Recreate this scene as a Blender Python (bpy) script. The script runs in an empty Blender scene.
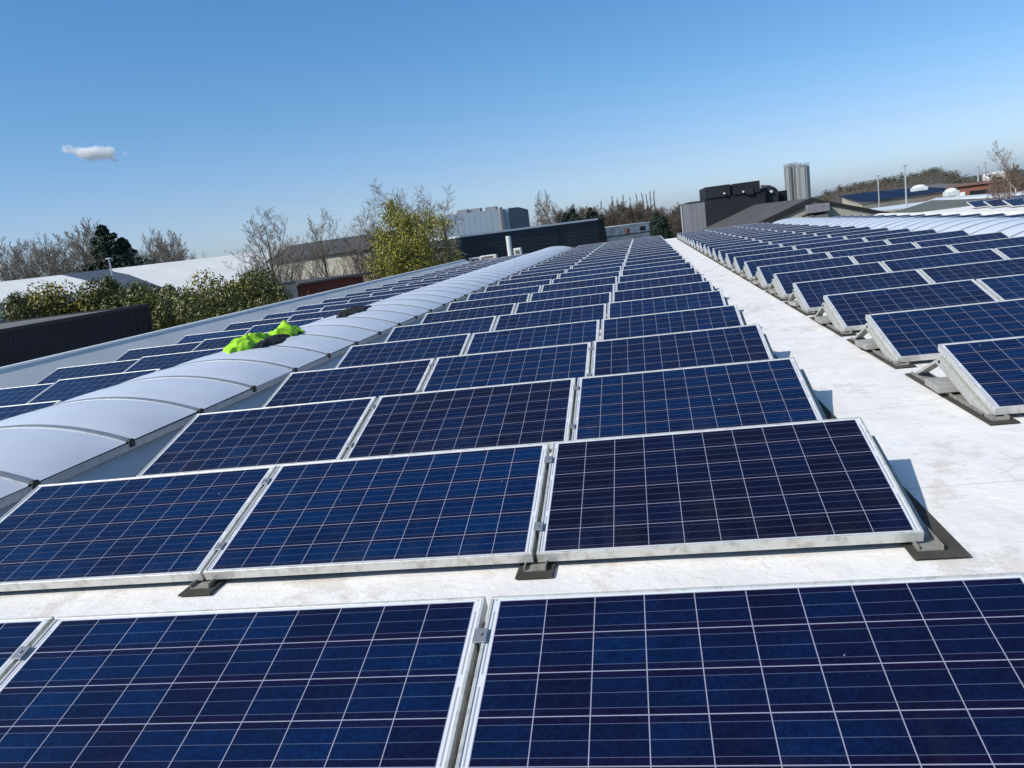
import bpy, bmesh, math, random
from mathutils import Vector, Matrix, noise
R = math.radians
S = bpy.context.scene
col = S.collection
random.seed(7)

# ------------------------------------------------------------------ camera, sky, sun, exposure
CAM = Vector((-1.0386, -3.3429, 1.5502)); F = 791.0
RT = Vector((0.97916531, 0.15825968, -0.12723669))
UP = Vector((0.0938667, 0.20286986, 0.97469629))
FW = Vector((-0.18006761, 0.96633208, -0.18378782))
cd = bpy.data.cameras.new('camera'); cam = bpy.data.objects.new('camera', cd); col.objects.link(cam)
cd.sensor_width = 36; cd.lens = F / 1024 * 36; cd.clip_start = 0.05; cd.clip_end = 20000
M3 = Matrix((RT, UP, -FW)).transposed()
cam.matrix_world = Matrix.Translation(CAM) @ M3.to_4x4()
S.camera = cam

SUN_TO = Vector((-0.352, -0.285, 0.378)).normalized()
sl = bpy.data.lights.new('sun', 'SUN'); sl.energy = 2.95; sl.angle = R(0.5); sl.color = (1.0, 0.955, 0.88)
so = bpy.data.objects.new('sun', sl); col.objects.link(so)
so.rotation_euler = (-SUN_TO).to_track_quat('-Z', 'Y').to_euler()

W = bpy.data.worlds.new('World'); S.world = W; W.use_nodes = True
nt = W.node_tree; bg = nt.nodes['Background']
sky = nt.nodes.new('ShaderNodeTexSky'); sky.sky_type = 'NISHITA'; sky.sun_disc = False
sky.sun_elevation = math.asin(SUN_TO.z); sky.sun_rotation = math.atan2(SUN_TO.x, SUN_TO.y) % (2 * math.pi)
sky.altitude = 50; sky.air_density = 0.6; sky.dust_density = 1.1; sky.ozone_density = 5.0
tint = nt.nodes.new('ShaderNodeMix'); tint.data_type = 'RGBA'; tint.blend_type = 'MULTIPLY'; tint.inputs[0].default_value = 1.0
tcw = nt.nodes.new('ShaderNodeTexCoord'); spw = nt.nodes.new('ShaderNodeSeparateXYZ'); nt.links.new(tcw.outputs['Generated'], spw.inputs[0])
rmp = nt.nodes.new('ShaderNodeValToRGB'); nt.links.new(spw.outputs[2], rmp.inputs[0])      # paler, less blue air near the horizon
e_ = rmp.color_ramp.elements; e_[0].position = 0.0; e_[0].color = (1.12, 1.06, 1.06, 1); e_[1].position = 0.36; e_[1].color = (0.60, 1.12, 1.22, 1)
m0 = e_.new(0.07); m0.color = (1.02, 0.96, 0.90, 1)
m_ = e_.new(0.16); m_.color = (0.82, 1.02, 0.98, 1)
m1 = e_.new(0.62); m1.color = (0.80, 0.98, 1.0, 1)
sc2 = nt.nodes.new('ShaderNodeVectorMath'); sc2.operation = 'SCALE'; sc2.inputs['Scale'].default_value = 1.16
nt.links.new(rmp.outputs[0], sc2.inputs[0]); nt.links.new(sc2.outputs[0], tint.inputs[7])
nt.links.new(sky.outputs[0], tint.inputs[6]); nt.links.new(tint.outputs[2], bg.inputs[0]); bg.inputs[1].default_value = 0.10
S.cycles.volume_bounces = 16; S.cycles.max_bounces = 24
S.view_settings.view_transform = 'Standard'; S.view_settings.look = 'None'
S.view_settings.exposure = 0.55; S.view_settings.gamma = 1.0

# ------------------------------------------------------------------ helpers
def ray(u, v):
    return (RT * ((u - 512) / F) - UP * ((v - 384) / F) + FW)
def at(u, v, r):                    # world point on a sight line at range r
    return CAM + ray(u, v).normalized() * r
def at_y(u, v, y):
    d = ray(u, v); return CAM + d * ((y - CAM.y) / d.y)
def at_z(u, v, z):
    d = ray(u, v); return CAM + d * ((z - CAM.z) / d.z)

def tag(o, label=None, cat=None, group=None, kind=None):
    if label: o['label'] = label
    if cat: o['category'] = cat
    if group: o['group'] = group
    if kind: o['kind'] = kind
    return o
def empty(name, loc=(0, 0, 0), rz=0.0):
    o = bpy.data.objects.new(name, None); col.objects.link(o)
    o.location = loc; o.rotation_euler = (0, 0, rz); o.empty_display_size = 0.2
    return o
def copy_tree(o, parent=None):
    c = o.copy(); col.objects.link(c)
    if parent: c.parent = parent
    for ch in list(o.children): copy_tree(ch, c)
    return c

class MB:
    def __init__(s): s.v = []; s.f = []; s.mi = []; s.smooth = False
    def face(s, pts, m=0):
        n = len(s.v); s.v += [tuple(p) for p in pts]; s.f.append(tuple(range(n, n + len(pts)))); s.mi.append(m)
    def grid(s, rows, m=0, close=False):
        n = len(s.v); k = len(rows[0])
        for r in rows: s.v += [tuple(p) for p in r]
        for i in range(len(rows) - 1):
            for j in range(k - (0 if close else 1)):
                a = n + i * k + j; b = n + i * k + (j + 1) % k
                s.f.append((a, b, b + k, a + k)); s.mi.append(m)
    def box(s, x0, x1, y0, y1, z0, z1, m=0, T=None, bev=0.0):
        b = bev
        if b <= 0:
            P = [(x, y, z) for z in (z0, z1) for y in (y0, y1) for x in (x0, x1)]
            F_ = [(0, 2, 3, 1), (4, 5, 7, 6), (0, 1, 5, 4), (2, 6, 7, 3), (0, 4, 6, 2), (1, 3, 7, 5)]
        else:
            bm = bmesh.new()
            bmesh.ops.create_cube(bm, size=1, matrix=Matrix.Translation(((x0 + x1) / 2, (y0 + y1) / 2, (z0 + z1) / 2)) @ Matrix.Diagonal((x1 - x0, y1 - y0, z1 - z0, 1)))
            bmesh.ops.bevel(bm, geom=bm.edges[:], offset=b, segments=1, affect='EDGES')
            bm.verts.index_update()
            P = [tuple(v.co) for v in bm.verts]; F_ = [tuple(v.index for v in f.verts) for f in bm.faces]; bm.free()
        n = len(s.v)
        if T: P = [tuple(T @ Vector(p)) for p in P]
        s.v += P
        for f in F_: s.f.append(tuple(n + i for i in f)); s.mi.append(m)
    def tube(s, pts, rad, k=6, m=0, cap=True):
        rows = []
        for i, p in enumerate(pts):
            p = Vector(p); a = Vector(pts[max(0, i - 1)]); b = Vector(pts[min(len(pts) - 1, i + 1)])
            d = (b - a); d = d.normalized() if d.length > 1e-9 else Vector((0, 0, 1))
            q = d.to_track_quat('Z', 'Y'); r = rad[i] if isinstance(rad, (list, tuple)) else rad
            rows.append([p + q @ Vector((r * math.cos(t), r * math.sin(t), 0)) for t in [2 * math.pi * j / k for j in range(k)]])
        n = len(s.v); s.grid(rows, m, True)
        if cap:
            s.f.append(tuple(n + j for j in range(k))[::-1]); s.mi.append(m)
            e = n + (len(rows) - 1) * k; s.f.append(tuple(e + j for j in range(k))); s.mi.append(m)
    def prism(s, top, zb, m=0, mt=None):     # polygon roof points (with own z), walls dropped to zb
        n = len(top); ctr = sum((Vector(p) for p in top), Vector()) / n
        area = sum(top[i][0] * top[(i + 1) % n][1] - top[(i + 1) % n][0] * top[i][1] for i in range(n))
        if area < 0: top = list(reversed(top))
        s.face(top, m if mt is None else mt)
        for i in range(n):
            a, b = top[i], top[(i + 1) % n]
            s.face([(a[0], a[1], zb), (b[0], b[1], zb), tuple(b), tuple(a)], m)
    def build(s, name, mats, parent=None, smooth=False):
        me = bpy.data.meshes.new(name); me.from_pydata(s.v, [], s.f)
        mats = mats if isinstance(mats, (list, tuple)) else [mats]
        for m in mats: me.materials.append(m)
        if len(mats) > 1: me.polygons.foreach_set('material_index', s.mi)
        if smooth: me.polygons.foreach_set('use_smooth', [True] * len(s.f))
        me.update(); o = bpy.data.objects.new(name, me); col.objects.link(o)
        if parent: o.parent = parent
        return o

# ------------------------------------------------------------------ materials
class N:
    def __init__(s, name):
        s.m = bpy.data.materials.new(name); s.m.use_nodes = True; s.t = s.m.node_tree
        s.b = s.t.nodes['Principled BSDF']
    def n(s, typ, **kw):
        x = s.t.nodes.new(typ)
        for k, v in kw.items(): setattr(x, k, v)
        return x
    def l(s, a, b): s.t.links.new(a, b)
    def val(s, x, sock):
        if isinstance(x, (int, float)): sock.default_value = x
        elif isinstance(x, tuple): sock.default_value = x
        else: s.l(x, sock)
    def math(s, op, a, b=0.0, c=None):
        x = s.n('ShaderNodeMath', operation=op); s.val(a, x.inputs[0]); s.val(b, x.inputs[1])
        if c is not None: s.val(c, x.inputs[2])
        return x.outputs[0]
    def mix(s, f, a, b):
        x = s.n('ShaderNodeMix', data_type='RGBA'); s.val(f, x.inputs[0]); s.val(a, x.inputs[6]); s.val(b, x.inputs[7]); return x.outputs[2]
    def noise(s, scale, detail=4, vec=None, rough=0.55, out=0):
        x = s.n('ShaderNodeTexNoise'); x.inputs['Scale'].default_value = scale; x.inputs['Detail'].default_value = detail; x.inputs['Roughness'].default_value = rough
        if vec is not None: s.l(vec, x.inputs['Vector'])
        return x.outputs[out]
    def ramp(s, f, pts):
        x = s.n('ShaderNodeValToRGB'); e = x.color_ramp.elements
        while len(e) < len(pts): e.new(0.5)
        for i, (p, c) in enumerate(pts): e[i].position = p; e[i].color = c if len(c) == 4 else (*c, 1)
        s.l(f, x.inputs[0]); return x.outputs[0]
    def pos(s): return s.n('ShaderNodeNewGeometry').outputs['Position']
    def obj(s): return s.n('ShaderNodeTexCoord').outputs['Object']
    def scale(s, v, xyz):
        x = s.n('ShaderNodeMapping'); x.inputs['Scale'].default_value = xyz; s.l(v, x.inputs[0]); return x.outputs[0]
    def bump(s, h, st=0.3, d=0.02):
        x = s.n('ShaderNodeBump'); x.inputs['Strength'].default_value = st; x.inputs['Distance'].default_value = d; s.l(h, x.inputs['Height']); s.l(x.outputs[0], s.b.inputs['Normal'])
    def set(s, **kw):
        for k, v in kw.items():
            i = s.b.inputs[k.replace('_', ' ')]
            if isinstance(v, tuple) and len(v) == 3: v = (*v, 1)
            s.val(v, i)
        return s.m

def plain(name, c, rough=0.6, metal=0.0, var=0.18, sc=1.5, bump=0.0, coord='pos'):
    g = N(name); v = g.pos() if coord == 'pos' else g.obj()
    a = tuple(x * (1 - var) for x in c) + (1,); b = tuple(min(1, x * (1 + var)) for x in c) + (1,)
    f = g.noise(sc, 6, v)
    g.l(g.ramp(f, [(0.3, a), (0.7, b)]), g.b.inputs['Base Color'])
    g.set(Roughness=rough, Metallic=metal)
    if bump: g.bump(g.noise(sc * 14, 4, v), bump, 0.01)
    return g.m

# photovoltaic laminate: x along the panel 0..1.65, y up the slope 0..0.99
def mat_cells():
    g = N('polycrystalline_cells'); o = g.obj()
    sp = g.n('ShaderNodeSeparateXYZ'); g.l(o, sp.inputs[0]); x, y = sp.outputs[0], sp.outputs[1]
    onode = g.n('ShaderNodeObjectInfo'); oi = onode.outputs['Random']; sc_ = g.n('ShaderNodeSeparateColor'); g.l(onode.outputs['Color'], sc_.inputs[0]); tone = sc_.outputs[0]
    cx = g.math('DIVIDE', g.math('SUBTRACT', x, 0.035), 0.158); cy = g.math('DIVIDE', g.math('SUBTRACT', y, 0.021), 0.158)
    fx = g.math('FRACT', cx); fy = g.math('FRACT', cy)
    ex = g.math('MINIMUM', fx, g.math('SUBTRACT', 1.0, fx)); ey = g.math('MINIMUM', fy, g.math('SUBTRACT', 1.0, fy))
    gx = g.math('LESS_THAN', ex, 0.0095); gy = g.math('LESS_THAN', ey, 0.0112)
    inx = g.math('MULTIPLY', g.math('GREATER_THAN', x, 0.034), g.math('LESS_THAN', x, 1.616))
    iny = g.math('MULTIPLY', g.math('GREATER_THAN', y, 0.020), g.math('LESS_THAN', y, 0.970))
    incell = g.math('MULTIPLY', inx, iny)
    gap = g.math('MAXIMUM', gx, gy)
    # bus bars at 1/6, 1/2, 5/6 of each cell
    b3 = g.math('FRACT', g.math('MULTIPLY', fy, 3.0)); bus = g.math('LESS_THAN', g.math('ABSOLUTE', g.math('SUBTRACT', b3, 0.5)), 0.020)
    # the crystals and the cell to cell differences
    cid = g.n('ShaderNodeCombineXYZ'); g.l(g.math('FLOOR', cx), cid.inputs[0]); g.l(g.math('FLOOR', cy), cid.inputs[1]); g.l(g.math('MULTIPLY', oi, 57.0), cid.inputs[2])
    wn = g.n('ShaderNodeTexWhiteNoise', noise_dimensions='3D'); g.l(cid.outputs[0], wn.inputs['Vector']); cellr = wn.outputs['Value']
    off = g.n('ShaderNodeVectorMath', operation='ADD'); g.l(o, off.inputs[0])
    oc = g.n('ShaderNodeCombineXYZ'); g.l(g.math('MULTIPLY', oi, 31.0), oc.inputs[0]); g.l(g.math('MULTIPLY', oi, 17.0), oc.inputs[2]); g.l(oc.outputs[0], off.inputs[1]); vo = off.outputs[0]
    vor = g.n('ShaderNodeTexVoronoi'); vor.inputs['Scale'].default_value = 95; g.l(vo, vor.inputs['Vector'])
    vs = g.n('ShaderNodeSeparateColor'); g.l(vor.outputs['Color'], vs.inputs[0])
    big = g.noise(2.2, 3, vo)
    hue = g.math('ADD', g.math('ADD', g.math('SUBTRACT', tone, 0.5), g.math('MULTIPLY', g.math('SUBTRACT', cellr, 0.5), 0.30)), g.math('ADD', g.math('MULTIPLY', g.math('SUBTRACT', big, 0.5), 0.8), 0.5))
    blue = g.ramp(hue, [(0.0, (0.0046, 0.0044, 0.0160)), (0.32, (0.0030, 0.0066, 0.0310)), (0.65, (0.0018, 0.0128, 0.0560)), (1.0, (0.0010, 0.0190, 0.0760))])
    # the outer strips of each cell are more violet
    strip = g.math('LESS_THAN', ey, 0.165)
    vio = g.mix(g.math('MULTIPLY', strip, 0.55), blue, (0.0062, 0.0036, 0.0190, 1))
    br = g.math('ADD', 0.52, g.math('ADD', g.math('MULTIPLY', vs.outputs[0], 0.55), g.math('MULTIPLY', g.noise(38, 3, vo), 0.45)))
    mul = g.n('ShaderNodeVectorMath', operation='SCALE'); g.l(vio, mul.inputs[0]); g.l(br, mul.inputs['Scale'])
    c1 = g.mix(g.math('MULTIPLY', bus, 0.85), mul.outputs[0], (0.085, 0.105, 0.175, 1))
    c2 = g.mix(gap, c1, (0.29, 0.29, 0.37, 1))
    # white backsheet border with the grey end ribbon
    rib = g.math('LESS_THAN', g.math('ABSOLUTE', g.math('SUBTRACT', g.math('MINIMUM', x, g.math('SUBTRACT', 1.65, x)), 0.0225)), 0.0028)
    ribp = g.math('MULTIPLY', rib, g.math('LESS_THAN', g.math('FRACT', g.math('MULTIPLY', cy, 0.5)), 0.85))
    edge = g.mix(ribp, (0.62, 0.63, 0.66, 1), (0.30, 0.31, 0.34, 1))
    c3 = g.mix(incell, edge, c2)
    # dried dust along the lower edge and faint streaks
    du = g.math('MULTIPLY', g.noise(9.0, 6, g.scale(vo, (1, 0.25, 1))), g.math('SUBTRACT', 1.0, g.math('MULTIPLY', y, 0.75)))
    dust = g.math('MULTIPLY', g.math('MAXIMUM', g.math('SUBTRACT', du, 0.40), 0.0), 0.10)
    low = g.math('MULTIPLY', g.math('MAXIMUM', g.math('SUBTRACT', 0.05, y), 0.0), 2.2)
    c4 = g.mix(g.math('MINIMUM', g.math('ADD', dust, g.math('MULTIPLY', low, g.noise(24, 4, vo))), 0.5), c3, (0.30, 0.28, 0.25, 1))
    # a few pale droppings
    sp2 = g.noise(17.0, 1, vo); drop = g.math('GREATER_THAN', sp2, 0.83)
    c5 = g.mix(g.math('MULTIPLY', drop, 0.5), c4, (0.55, 0.57, 0.6, 1))
    g.l(c5, g.b.inputs['Base Color'])
    g.set(Roughness=0.5, IOR=1.12)
    g.b.inputs['Coat Weight'].default_value = 0.8; g.b.inputs['Coat IOR'].default_value = 1.28
    g.l(g.math('ADD', 0.07, g.math('MULTIPLY', g.noise(6, 5, vo), 0.10)), g.b.inputs['Coat Roughness'])
    return g.m

def mat_alu(name, c=(0.60, 0.60, 0.585), dirt=(0.24, 0.22, 0.17), amt=0.55, metal=0.35, rough=0.45):
    g = N(name); v = g.pos()
    f = g.noise(16, 8, v, 0.7); k = g.math('MULTIPLY', g.math('MAXIMUM', g.math('SUBTRACT', f, 0.48), 0.0), amt * 6)
    g.l(g.mix(g.math('MINIMUM', k, amt), (*c, 1), (*dirt, 1)), g.b.inputs['Base Color'])
    return g.set(Metallic=metal, Roughness=rough)

def mat_roof():
    g = N('white_roof_membrane'); v = g.pos()
    a = g.noise(0.9, 8, v, 0.65); b = g.noise(5.0, 8, g.scale(v, (1.0, 1.0, 1)), 0.75); c = g.noise(40, 4, v)
    base = g.ramp(a, [(0.30, (0.72, 0.675, 0.63)), (0.5, (0.84, 0.80, 0.755)), (0.75, (0.88, 0.845, 0.80))])
    st = g.math('MULTIPLY', g.math('MAXIMUM', g.math('SUBTRACT', g.math('MULTIPLY', g.math('ADD', a, b), 0.5), 0.515), 0.0), 8.0)
    c1 = g.mix(g.math('MINIMUM', st, 0.45), base, (0.52, 0.44, 0.355, 1))
    st2 = g.math('MULTIPLY', g.math('MAXIMUM', g.math('SUBTRACT', g.noise(11, 6, g.scale(v, (0.9, 1.1, 1)), 0.8), 0.60), 0.0), 4.0)
    c2 = g.mix(g.math('MINIMUM', st2, 0.5), c1, (0.45, 0.41, 0.36, 1))
    fl = g.math('GREATER_THAN', g.noise(23, 2, v), 0.775)
    c3 = g.mix(g.math('MULTIPLY', fl, 0.55), c2, (0.18, 0.16, 0.13, 1))
    # welded laps every 1.6 m along the roof, faint grey line
    sp = g.n('ShaderNodeSeparateXYZ'); g.l(v, sp.inputs[0])
    lp = g.math('FRACT', g.math('DIVIDE', g.math('ADD', sp.outputs[1], g.math('MULTIPLY', g.noise(0.8, 2, v), 0.12)), 1.62))
    ln = g.math('LESS_THAN', g.math('ABSOLUTE', g.math('SUBTRACT', lp, 0.5)), 0.006)
    c4 = g.mix(g.math('MULTIPLY', ln, 0.35), c3, (0.45, 0.44, 0.43, 1))
    g.l(c4, g.b.inputs['Base Color']); g.set(Roughness=0.6)
    g.b.inputs['Specular IOR Level'].default_value = 0.3
    w = g.noise(2.6, 5, g.scale(v, (1.0, 1.15, 1)), 0.65)
    g.bump(g.math('ADD', g.math('MULTIPLY', w, 1.0), g.math('MULTIPLY', c, 0.05)), 0.55, 0.035)
    return g.m

def mat_corrugated(name, c, axis, pitch, rough=0.45, metal=0.0, var=0.1, amp=0.035):
    g = N(name); v = g.pos()
    sp = g.n('ShaderNodeSeparateXYZ'); g.l(v, sp.inputs[0])
    s_ = g.math('SINE', g.math('MULTIPLY', sp.outputs[axis], 2 * math.pi / pitch))
    f = g.noise(0.35, 5, v)
    g.l(g.ramp(f, [(0.3, tuple(x * (1 - var) for x in c)), (0.7, tuple(x * (1 + var) for x in c))]), g.b.inputs['Base Color'])
    g.set(Roughness=rough, Metallic=metal); g.b.inputs['Specular IOR Level'].default_value = 0.25; g.bump(s_, 0.8, pitch * amp)
    return g.m

def mat_leaf(name, c0, c1, rough=0.5, trans=0.0):
    g = N(name); r = g.n('ShaderNodeNewGeometry').outputs['Random Per Island']
    f = g.math('ADD', g.math('MULTIPLY', r, 0.7), g.math('MULTIPLY', g.noise(0.7, 2, g.pos()), 0.3))
    g.l(g.ramp(f, [(0.1, c0), (0.85, c1)]), g.b.inputs['Base Color']); g.set(Roughness=rough)
    return g.m

MT = {}
MT['cells'] = mat_cells()
MT['frame'] = mat_alu('anodised_frame', (0.62, 0.615, 0.585), (0.27, 0.25, 0.19), amt=0.55)
MT['bracket'] = mat_alu('weathered_aluminium', (0.47, 0.46, 0.425), (0.24, 0.22, 0.17), amt=0.4, metal=0.25, rough=0.55)
MT['clamp'] = mat_alu('clamp_metal', (0.30, 0.31, 0.33), amt=0.3, metal=0.5)
MT['base'] = mat_alu('grimy_base_rail', (0.30, 0.285, 0.25), (0.12, 0.105, 0.08), amt=0.6, metal=0.2, rough=0.6)
MT['mat'] = plain('rubber_granulate_mat', (0.050, 0.044, 0.034), 0.95, 0, 0.4, 9, 0.5)
MT['concrete'] = plain('concrete_tile', (0.30, 0.29, 0.27), 0.9, 0, 0.25, 8, 0.3)
MT['roof'] = mat_roof()
MT['dark_rubber'] = plain('black_rubber', (0.012, 0.012, 0.013), 0.6, 0, 0.2, 5)

# ------------------------------------------------------------------ ground and roof
RZ = 0.042                           # roof surface
GZ = -7.0                           # street level
mb = MB(); mb.face([(-6000, -6000, GZ), (6000, -6000, GZ), (6000, 6000, GZ), (-6000, 6000, GZ)])
g = N('dull_grass_ground'); f = g.noise(0.03, 8, g.pos(), 0.6)
g.l(g.ramp(f, [(0.35, (0.055, 0.062, 0.028)), (0.5, (0.075, 0.072, 0.045)), (0.65, (0.10, 0.095, 0.075))]), g.b.inputs['Base Color']); g.set(Roughness=0.95)
tag(mb.build('ground', g.m), kind='structure')

RX0, RX1, RY0, RY1 = -12.05, 19.2, -9.0, 46.8
RDROP = 0.17
def roof_h(x, y):
    k = noise.noise(Vector((x * 0.9, y * 1.3, 0.3))) * 0.008 + noise.noise(Vector((x * 2.3, y * 3.1, 4.0))) * 0.005
    t = min(1, max(0, (x - 8.0) / 0.5)) - min(1, max(0, (x - 12.0) / 0.5)); return RZ + k - 0.006 - RDROP * t
def lin(a, b, n): return [a + (b - a) * i / (n - 1) for i in range(n)]
mb = MB()
ys = lin(RY0, -3, 12)[:-1] + lin(-3, 9, 121)[:-1] + lin(9, RY1, 130)
xs = lin(RX0, -5.3, 30)[:-1] + lin(-5.3, 3.0, 96)[:-1] + lin(3.0, 8.0, 30)[:-1] + lin(8.0, 12.7, 30)
mb.grid([[(x, y, roof_h(x, y)) for x in xs] for y in ys])
mb.grid([[(x, y, roof_h(x, y)) for x in lin(12.7, RX1, 40)] for y in lin(RY0, 40.4, 120)])
ro = mb.build('roof', MT['roof'], smooth=True); tag(ro, kind='structure')
mb = MB(); mb.box(RX0 + .02, 12.68, RY0 + .02, RY1 - .02, GZ, -0.30); mb.box(12.683, RX1 - .02, RY0 + .02, 40.38, GZ, -0.30)
wl = mat_corrugated('grey_cladding', (0.30, 0.31, 0.32), 0, 0.25)
hall = mb.build('factory_hall', wl)
tag(hall, 'long flat factory hall carrying the solar panels, grey clad walls below the white roof', 'building')

# ------------------------------------------------------------------ solar panels
PW, PL, GAP = 1.65, 0.99, 0.0192
TH = 0.26344; PITCH = 1.8825; H0 = 0.12; FT = 0.050
def make_panel():
    root = empty('solar_panel')
    rot = (TH, 0, 0)
    # local slope frame: x along, y up slope, z normal; z = 0 is the frame top
    m = MB(); m.face([(0.011, 0.011, -0.004), (PW - 0.011, 0.011, -0.004), (PW - 0.011, PL - 0.011, -0.004), (0.011, PL - 0.011, -0.004)])
    m.face([(0.011, 0.011, -0.009), (0.011, PL - 0.011, -0.009), (PW - 0.011, PL - 0.011, -0.009), (PW - 0.011, 0.011, -0.009)])
    c = m.build('glass', MT['cells'], root); c.location = (0, 0, H0); c.rotation_euler = rot
    m = MB(); w = 0.012
    m.box(0, PW, 0, w, -FT, 0, bev=0.0015); m.box(0, PW, PL - w, PL, -FT, 0, bev=0.0015)
    m.box(0, w, w, PL - w, -FT, 0, bev=0.0015); m.box(PW - w, PW, w, PL - w, -FT, 0, bev=0.0015)
    fr = m.build('frame', MT['frame'], root); fr.location = (0, 0, H0); fr.rotation_euler = rot
    m = MB(); m.box(PW / 2 - 0.07, PW / 2 + 0.07, PL - 0.20, PL - 0.09, -0.032, -0.010, bev=0.003)
    jb = m.build('junction_box', MT['dark_rubber'], root); jb.location = (0, 0, H0); jb.rotation_euler = rot
    return root
PROTO = make_panel(); used = [False]
def place(obj, flag, loc, rx=0.0, rz=0.0):
    if flag[0]: o = copy_tree(obj)
    else: o = obj; flag[0] = True
    o.location = loc; return o
ORD = ['first', 'second', 'third', 'fourth', 'fifth', 'sixth', 'seventh', 'eighth', 'ninth', 'tenth', 'eleventh', 'twelfth', 'thirteenth', 'fourteenth', 'fifteenth', 'sixteenth', 'seventeenth', 'eighteenth', 'nineteenth', 'twentieth', 'twenty-first', 'twenty-second', 'twenty-third', 'twenty-fourth', 'twenty-fifth', 'twenty-sixth', 'twenty-seventh']
def jit(a): return random.uniform(-a, a)
TONE = {}
for i_, tt in enumerate(((.62, .66, .6), (.10, .74, .62), (.60, .24, .42), (.42, .62, .38), (.55, .62, .5), (.66, .5, .6))):
    for k_ in range(3):
        if i_: TONE['solar panel %s, %s row from the front of the middle block' % (['beside the white walkway', 'in the central column', 'beside the left rooflight'][k_], ORD[i_])] = tt[k_]
def put_panel(x, y, z, label, group, rz=0.0):
    o = place(PROTO, used, (x, y, z)); tag(o, label, 'solar panel', group)
    o.rotation_euler = (jit(0.004), jit(0.0025), rz + jit(0.0025))
    for c in o.children:
        if c.name.startswith('glass'): c.color = (TONE.get(label, random.uniform(.3, .8)), 0, 0, 1)
    return o
# middle block: three columns, its right end at x = 0
NMID = 26
CP = ['beside the white walkway', 'in the central column', 'beside the left rooflight']
for i in range(NMID):
    y = (i - 1) * PITCH
    if y + 1.0 > RY1: break
    dx = jit(0.012); 
    for k in range(3):
        if i == 0: lab = ['largest blue solar panel at the bottom right of the photo', 'large blue solar panel at the bottom left, front row of the middle block', 'blue solar panel cut off by the lower left edge of the photo'][k]
        else: lab = 'solar panel %s, %s row from the front of the middle block' % (CP[k], ORD[i])
        put_panel(-(k + 1) * PW - k * GAP + dx, y + jit(0.008), jit(0.004), lab, 'solar panels of the middle block')
# right block: three columns starting beside the walkway
RBX, RBY = 0.9888, 1.8361
CPR = ['beside the white walkway', 'in the centre column', 'beside the right rooflight']
for i in range(0, 24):
    y = RBY + i * PITCH
    if y + 1.0 > RY1: break
    dx = jit(0.015)
    for k in range(3):
        if i == 0 and k > 0: continue
        put_panel(RBX + k * (PW + GAP) + dx, y + jit(0.01), jit(0.004), 'solar panel %s, %s row from the front of the right block' % (CPR[k], ORD[i]), 'solar panels of the right block')
# left block beyond the rooflight: two columns
LBX, LBY, LP = -7.95, 3.84, 1.9975
for i in range(-1, 21):
    y = LBY + i * LP
    if y + 1.0 > RY1: break
    for k in range(2):
        put_panel(LBX - (k + 1) * PW - k * GAP + jit(.01), y + jit(0.01), -0.035 * k - 0.03 - 0.02, 'solar panel %s, %s row of the block left of the rooflight' % (['next to the rooflight', 'next to the roof edge'][k], ORD[i + 1]), 'solar panels of the left block')
# blocks beyond the right rooflight
for i in range(5, 24):
    y = RBY + i * PITCH
    if y + 1.0 > RY1: break
    for k in range(1):
        put_panel(8.95 + k * (PW + GAP) + jit(.01), y, jit(.004) - RDROP, 'solar panel in the single column behind the right rooflight, %s row of that column' % ORD[i - 5], 'solar panels behind the right rooflight')
for i in range(11, 19):
    y = RBY + i * PITCH
    for k in range(3):
        put_panel(13.6 + k * (PW + GAP) + jit(.01), y, jit(.004), 'solar panel in %s column of the farthest right block, its %s row' % (['the left', 'the middle', 'the right'][k], ORD[i - 11]), 'solar panels of the farthest right block')

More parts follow.
